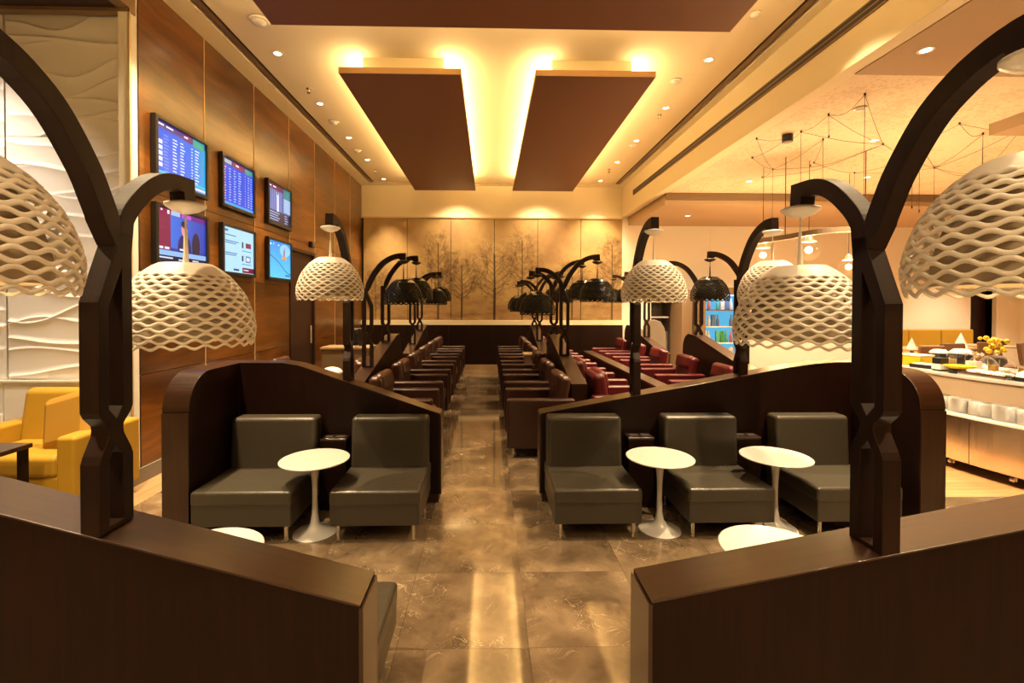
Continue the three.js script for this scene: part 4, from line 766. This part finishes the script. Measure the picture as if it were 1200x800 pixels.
  const cr = put('wooden_crate', 'pale serving box at the far end of the buffet top', 'box', 2.885, 2.25, 0.2); part(cr, 'box', rbox(0.2, 0.1, 0.24, 0.006), M.yellowTray, [0, 0.05, 0]); part(cr, 'lid', rbox(0.21, 0.015, 0.25, 0.004), M.shade, [0, 0.108, 0]);
  const vz = put('flower_vase', 'dark bowl of yellow and pink flowers at the back right of the buffet', 'vase', 2.907, 1.55); part(vz, 'bowl', lathe([[0, 0], [0.05, 0], [0.09, 0.05], [0.085, 0.1], [0.06, 0.12], [0.055, 0.115], [0, 0.02]], 28), M.black); const fl = []; for (let i = 0; i < 22; i++) fl.push(at(new THREE.SphereGeometry(0.018 + 0.012 * r(), 8, 6), (r() - 0.5) * 0.2, 0.15 + r() * 0.16, (r() - 0.5) * 0.2)); part(vz, 'flowers', merge(fl), M.yellowTray); part(vz, 'stems', merge([0, 1, 2, 3, 4, 5].map((i) => rod([0, 0.08, 0], [(r() - 0.5) * 0.15, 0.25, (r() - 0.5) * 0.15], 0.004))), M.mustard); part(vz, 'pink_blossom', new THREE.SphereGeometry(0.03, 10, 8), M.redLeather, [0.07, 0.26, 0.02]);
}
// ───────────────────────── cafe seating behind the buffet
{
  const b = thing('banquette', 'long mustard yellow banquette along the far cafe wall', 'bench', [10.45, 0, -(D1 - 0.3)]);
  for (let i = 0; i < 3; i++) part(b, 'back_cushion', rbox(0.79, 0.56, 0.14, 0.03, 3), M.yellow, [-0.8 + i * 0.8, 0.7, -0.18]);
  for (let i = 0; i < 3; i++) part(b, 'seat_cushion', rbox(0.79, 0.14, 0.5, 0.03, 3), M.yellow, [-0.8 + i * 0.8, 0.4, 0.04]);
  part(b, 'plinth', box(2.38, 0.33, 0.46), M.orangeWood, [0, 0.165, 0.02]);
  let tp = null, cp = null;
  const table = (label, x, d) => { if (tp) return dup(tp, [x, 0, -d], 0, label); const t = tp = thing('cafe_table', label, 'table', [x, 0, -d]); part(t, 'tabletop', rbox(0.7, 0.035, 0.7, 0.008), M.beige, [0, 0.735, 0]); part(t, 'column', cyl(0.03, 0.03, 0.7, 14, 0, 0.365, 0), M.black); part(t, 'foot', lathe([[0, 0], [0.2, 0], [0.19, 0.015], [0.03, 0.03], [0, 0.03]], 28), M.black); return t; };
  const chair = (label, x, d, turn) => { if (cp) return dup(cp, [x, 0, -d], turn, label); const t = cp = thing('cafe_chair', label, 'chair', [x, 0, -d], turn); part(t, 'seat', rbox(0.44, 0.07, 0.44, 0.02, 3), M.orangeWood, [0, 0.44, 0]); part(t, 'backrest', rbox(0.44, 0.4, 0.06, 0.025, 3), M.orangeWood, [0, 0.68, -0.2], [-0.12, 0, 0]); for (const a of [-1, 1]) for (const c of [-1, 1]) part(t, 'leg', cyl(0.016, 0.012, 0.41, 8), M.darkBrown, [a * 0.18, 0.205, c * 0.18]); return t; };
  table('pale square cafe table farthest left before the yellow banquette', 8.0, 8.7); table('pale square cafe table in the middle before the yellow banquette', 9.0, 8.9); table('pale square cafe table at the right before the yellow banquette', 10.1, 9.3);
  chair('brown cafe chair left of the row before the banquette', 7.4, 7.9, Math.PI); chair('brown cafe chair second from the left before the banquette', 8.3, 8.0, Math.PI); chair('orange-brown cafe chair at the right before the banquette', 9.3, 8.3, Math.PI); chair('orange-brown cafe chair nearest the dark doorway', 9.9, 8.2, 2.7);
  const nap = (label, x, d, y, s) => { const t = tag(part(scene, numbered('napkin'), (() => { const g = new THREE.ConeGeometry(0.09 * s, 0.22 * s, 6); g.translate(0, 0.11 * s, 0); return g; })(), M.porcelain, [x, y, -d]), label, 'napkin'); return t; };
  nap('folded white napkin standing on the middle cafe table', 9.05, 8.8, 0.753, 1.3); nap('folded white napkin on the left cafe table', 7.95, 8.65, 0.753, 0.9);
}
// ───────────────────────── glass display cooler and grey lectern-like screen behind the red chairs
{
  const t = thing('display_cooler', 'blue-lit glass display cooler full of goods beyond the red armchairs', 'cooler', [5.18, 0, -(D1 - 0.75)], 0);
  const W = 1.02, H = 1.8, Dp = 0.6;
  for (const s of [-1, 1]) part(t, 'side', box(0.05, H, Dp), s > 0 ? M.gloss : M.bronze, [s * (W / 2 - 0.025), H / 2, 0]);
  part(t, 'header', box(W, 0.14, Dp), M.bronze, [0, H + 0.07, 0]); part(t, 'base', box(W, 0.16, Dp), M.orangeWood, [0, 0.08, 0]);
  const cool = lin(0.14, 0.6, 0.95);
  part(t, 'light_back', box(W - 0.1, H - 0.16, 0.02), M.glow(cool, 0.8), [0, H / 2 + 0.08, -Dp / 2 + 0.01]);
  part(t, 'light_tube', cyl(0.014, 0.014, W - 0.14, 10).rotateZ(Math.PI / 2), M.glow(lin(0.6, 0.85, 1), 3), [0, H - 0.03, Dp / 2 - 0.09]);
  const l = rectLight(t, lin(0.55, 0.8, 1), 14, W - 0.14, 0.04, [0, H - 0.05, Dp / 2 - 0.09], [-Math.PI / 2 + 0.4, 0, 0]); l.name = 'tube_light';
  const ys = [0.36, 0.72, 1.08, 1.44], r = rng(55); for (const y of ys) part(t, 'shelf', box(W - 0.1, 0.02, Dp - 0.08), y === 1.44 ? M.orangeWood : M.gloss, [0, y, 0]);
  const cols = [lin(0.05, 0.35, 0.12), lin(0.7, 0.75, 0.8), lin(0.1, 0.2, 0.5), lin(0.6, 0.15, 0.2), lin(0.1, 0.5, 0.5), lin(0.8, 0.8, 0.6)].map((c) => std({ color: c, roughness: 0.4 }));
  const names = ['bottom', 'second', 'third', 'top'];
  const bottleG = lathe([[0, 0], [0.032, 0], [0.034, 0.01], [0.034, 0.13], [0.014, 0.19], [0.014, 0.25], [0, 0.25]], 14), cartonG = rbox(0.09, 0.25, 0.06, 0.004, 1);
  ys.forEach((y, j) => { for (let i = 0; i < 9; i++) { if (r() < 0.12) continue; const bot = r() > 0.45, ci = Math.floor(r() * 6), x = 5.18 - 0.4 + i * 0.1, g = 'goods on the ' + names[j] + ' cooler shelf'; tag(part(scene, numbered(bot ? 'bottle' : 'carton'), bot ? bottleG : cartonG, cols[ci], [x, y + (bot ? 0.011 : 0.136), -(D1 - 0.75) + 0.1]), ['dark green', 'silver grey', 'blue', 'red', 'teal', 'pale cream'][ci] + (bot ? ' drink bottle, ' : ' upright carton, ') + ['leftmost', 'second from left', 'third from left', 'fourth from left', 'at the middle', 'fourth from right', 'third from right', 'second from right', 'rightmost'][i] + ' on the ' + names[j] + ' shelf of the blue-lit cooler', bot ? 'bottle' : 'carton', g); } });
  const p = thing('grey_screen', 'grey rounded screen board beyond the red armchairs, left of the cooler', 'screen board', [3.45, 0, -9.75]);
  part(p, 'board', prism([[-0.22, 0.06], [-0.22, 1.24], [0.02, 1.24], [0.12, 1.2], [0.2, 1.08], [0.24, 0.9], [0.24, 0.06]], 0.06, 0.008), M.greyStone); part(p, 'foot', box(0.5, 0.06, 0.26), M.dark, [0, 0.03, 0]);
  [3.98, 4.1, 4.22].forEach((x, i) => { const g = thing('hanging_glass', 'wine glass hung upside down in the dark kitchen recess, ' + ['left', 'middle', 'right'][i] + ' of three', 'glass', [x, 1.66, -(D1 + 0.35)]); part(g, 'bowl', lathe([[0.008, -0.07], [0.03, -0.09], [0.038, -0.13], [0.032, -0.17]], 20), M.glass); part(g, 'stem', cyl(0.004, 0.004, 0.07, 8, 0, -0.035, 0), M.gloss); part(g, 'foot', cyl(0.032, 0.032, 0.004, 20, 0, -0.002, 0), M.gloss); });
}
// ───────────────────────── globe pendants, curved rail and the web of wires under the cafe ceiling
{
  let gp = null;
  const globe = (label, x, y, d, s) => {
    const top = SH - y;
    const t = thing('globe_pendant', label, 'pendant lamp', [x, y, -d]);
    part(t, 'globe', new THREE.SphereGeometry(0.14 * s, 28, 20), M.glass);
    part(t, 'bulb', new THREE.SphereGeometry(0.045 * s, 16, 12), M.glow(WARM2, 16));
    part(t, 'cap', lathe([[0, 0.2 * s], [0.02 * s, 0.2 * s], [0.045 * s, 0.17 * s], [0.05 * s, 0.135 * s], [0.085 * s, 0.115 * s], [0.085 * s, 0.105 * s], [0, 0.105 * s]], 24), M.brass);
    part(t, 'cord', cyl(0.004, 0.004, top - 0.19 * s, 8, 0, 0.19 * s + (top - 0.19 * s) / 2, 0), M.wire);
    const l = new THREE.PointLight(WARM2, LVL.globe, 0, 2); l.name = 'bulb_light'; l.shadow.radius = 2.4; l.castShadow = true; t.add(l);
  };
  globe('glowing glass globe pendant left of the large white lamp stem', 4.18, 2.32, 7.1, 1.0);
  globe('glowing glass globe pendant right of the large white lamp stem', 4.65, 2.36, 6.75, 1.1);
  globe('glowing glass globe pendant half hidden by the near right arch', 5.75, 2.17, 7.4, 1.0);
  const rail = thing('curved_rail', 'curved timber rail hung below the cafe soffit behind the globes', 'rail', [0, 0, 0]);
  const rc = new THREE.CatmullRomCurve3([[3.95, 2.5, -6.9], [4.2, 2.52, -6.6], [4.5, 2.56, -6.3], [4.85, 2.58, -6.25], [5.6, 2.56, -6.5]].map((p) => new THREE.Vector3(...p)));
  const sh = new THREE.Shape([[-0.035, -0.02], [0.035, -0.02], [0.035, 0.02], [-0.035, 0.02]].map((p) => new THREE.Vector2(...p)));
  part(rail, 'rail', triUV(new THREE.ExtrudeGeometry(sh, { steps: 40, extrudePath: rc, bevelEnabled: false })), M.bronze);
  for (const k of [0.2, 0.75]) { const p = rc.getPointAt(k); part(rail, 'hanger', cyl(0.006, 0.006, SH - p.y, 8, p.x, (SH + p.y) / 2, p.z), M.wire); }
  // web of thin wires: nodes on the ceiling, wires sagging between them, drops hanging down
  const web = thing('wire_web', 'web of thin dark cables looped under the speckled cafe ceiling', 'light cables', [0, 0, 0]);
  const yc = SH - 0.02, N = { A: [3.72, 4.6], B: [3.72, 5.1], C: [3.75, 5.6], D: [3.72, 5.8], E: [3.35, 5.85], F: [3.72, 6.6], G: [4.35, 7.15], H: [4.45, 7.6], I: [5.1, 6.0], J: [4.2, 5.85], K: [4.2, 5.75], L: [5.75, 7.3], M: [4.8, 6.95], N: [4.75, 6.8], O: [5.4, 5.8], P: [5.4, 5.3], Q: [6.0, 5.6], R: [6.3, 5.45], S: [6.75, 7.0], U: [5.95, 6.5], V: [7.7, 7.2], W: [7.8, 7.3] };
  const pt = (k, dy = 0) => [N[k][0], yc - dy, -N[k][1]];
  const link = (a, b, sag = 0.03) => { const p = pt(a), q = pt(b); part(web, 'wire', tube([p, [(p[0] + q[0]) / 2, yc - sag, (p[2] + q[2]) / 2], q], 0.0026, 10, 5), M.wire); };
  for (const s of ['A B .08', 'B C', 'C D', 'D E', 'E G .05', 'F G', 'G H', 'G J', 'F D', 'B I', 'C I', 'B K', 'I H .1', 'J N', 'I G .1', 'A I', 'N L', 'I U', 'U S', 'O P', 'P Q .08', 'P R', 'Q S', 'Q V', 'S V .08', 'R S', 'O S', 'R V', 'S W', 'O U', 'L S', 'U L']) { const [a, b, g] = s.split(' '); link(a, b, g ? +g : 0.03); }
  for (const k of Object.keys(N)) part(web, 'node', cyl(0.01, 0.01, 0.024, 10), M.wire, pt(k, -0.005));
  for (const [k, len] of [['A', 1.05], ['C', 0.9], ['G', 0.95], ['J', 0.6], ['L', 0.8], ['O', 0.9], ['S', 0.85], ['Q', 0.7], ['V', 0.6], ['U', 0.7]]) { const p = pt(k); part(web, 'drop_wire', cyl(0.0024, 0.0024, len, 6, p[0], p[1] - len / 2, p[2]), M.wire); part(web, 'drop_tip', cyl(0.008, 0.008, 0.04, 8, p[0], p[1] - len, p[2]), M.wire); }
  const mount = (label, x, d, s) => { const t = thing('ceiling_spot', label, 'spotlight', [x, SH, -d]); part(t, 'body', cyl(0.055 * s, 0.055 * s, 0.08 * s, 20, 0, -0.04 * s, 0), M.black); part(t, 'face', cyl(0.042 * s, 0.042 * s, 0.004, 20, 0, -0.082 * s, 0), M.bronze); };
  mount('black cylinder spot on the speckled ceiling beside the beam', 3.68, 5.75, 1.1); mount('small black spot on the speckled ceiling behind the near right lamp', 7.75, 7.2, 1.3);
}
for (const o of scene.children) o.traverse((m) => { if (m.isMesh) { m.castShadow = true; m.receiveShadow = true; } });
renderer.render(scene, camera);
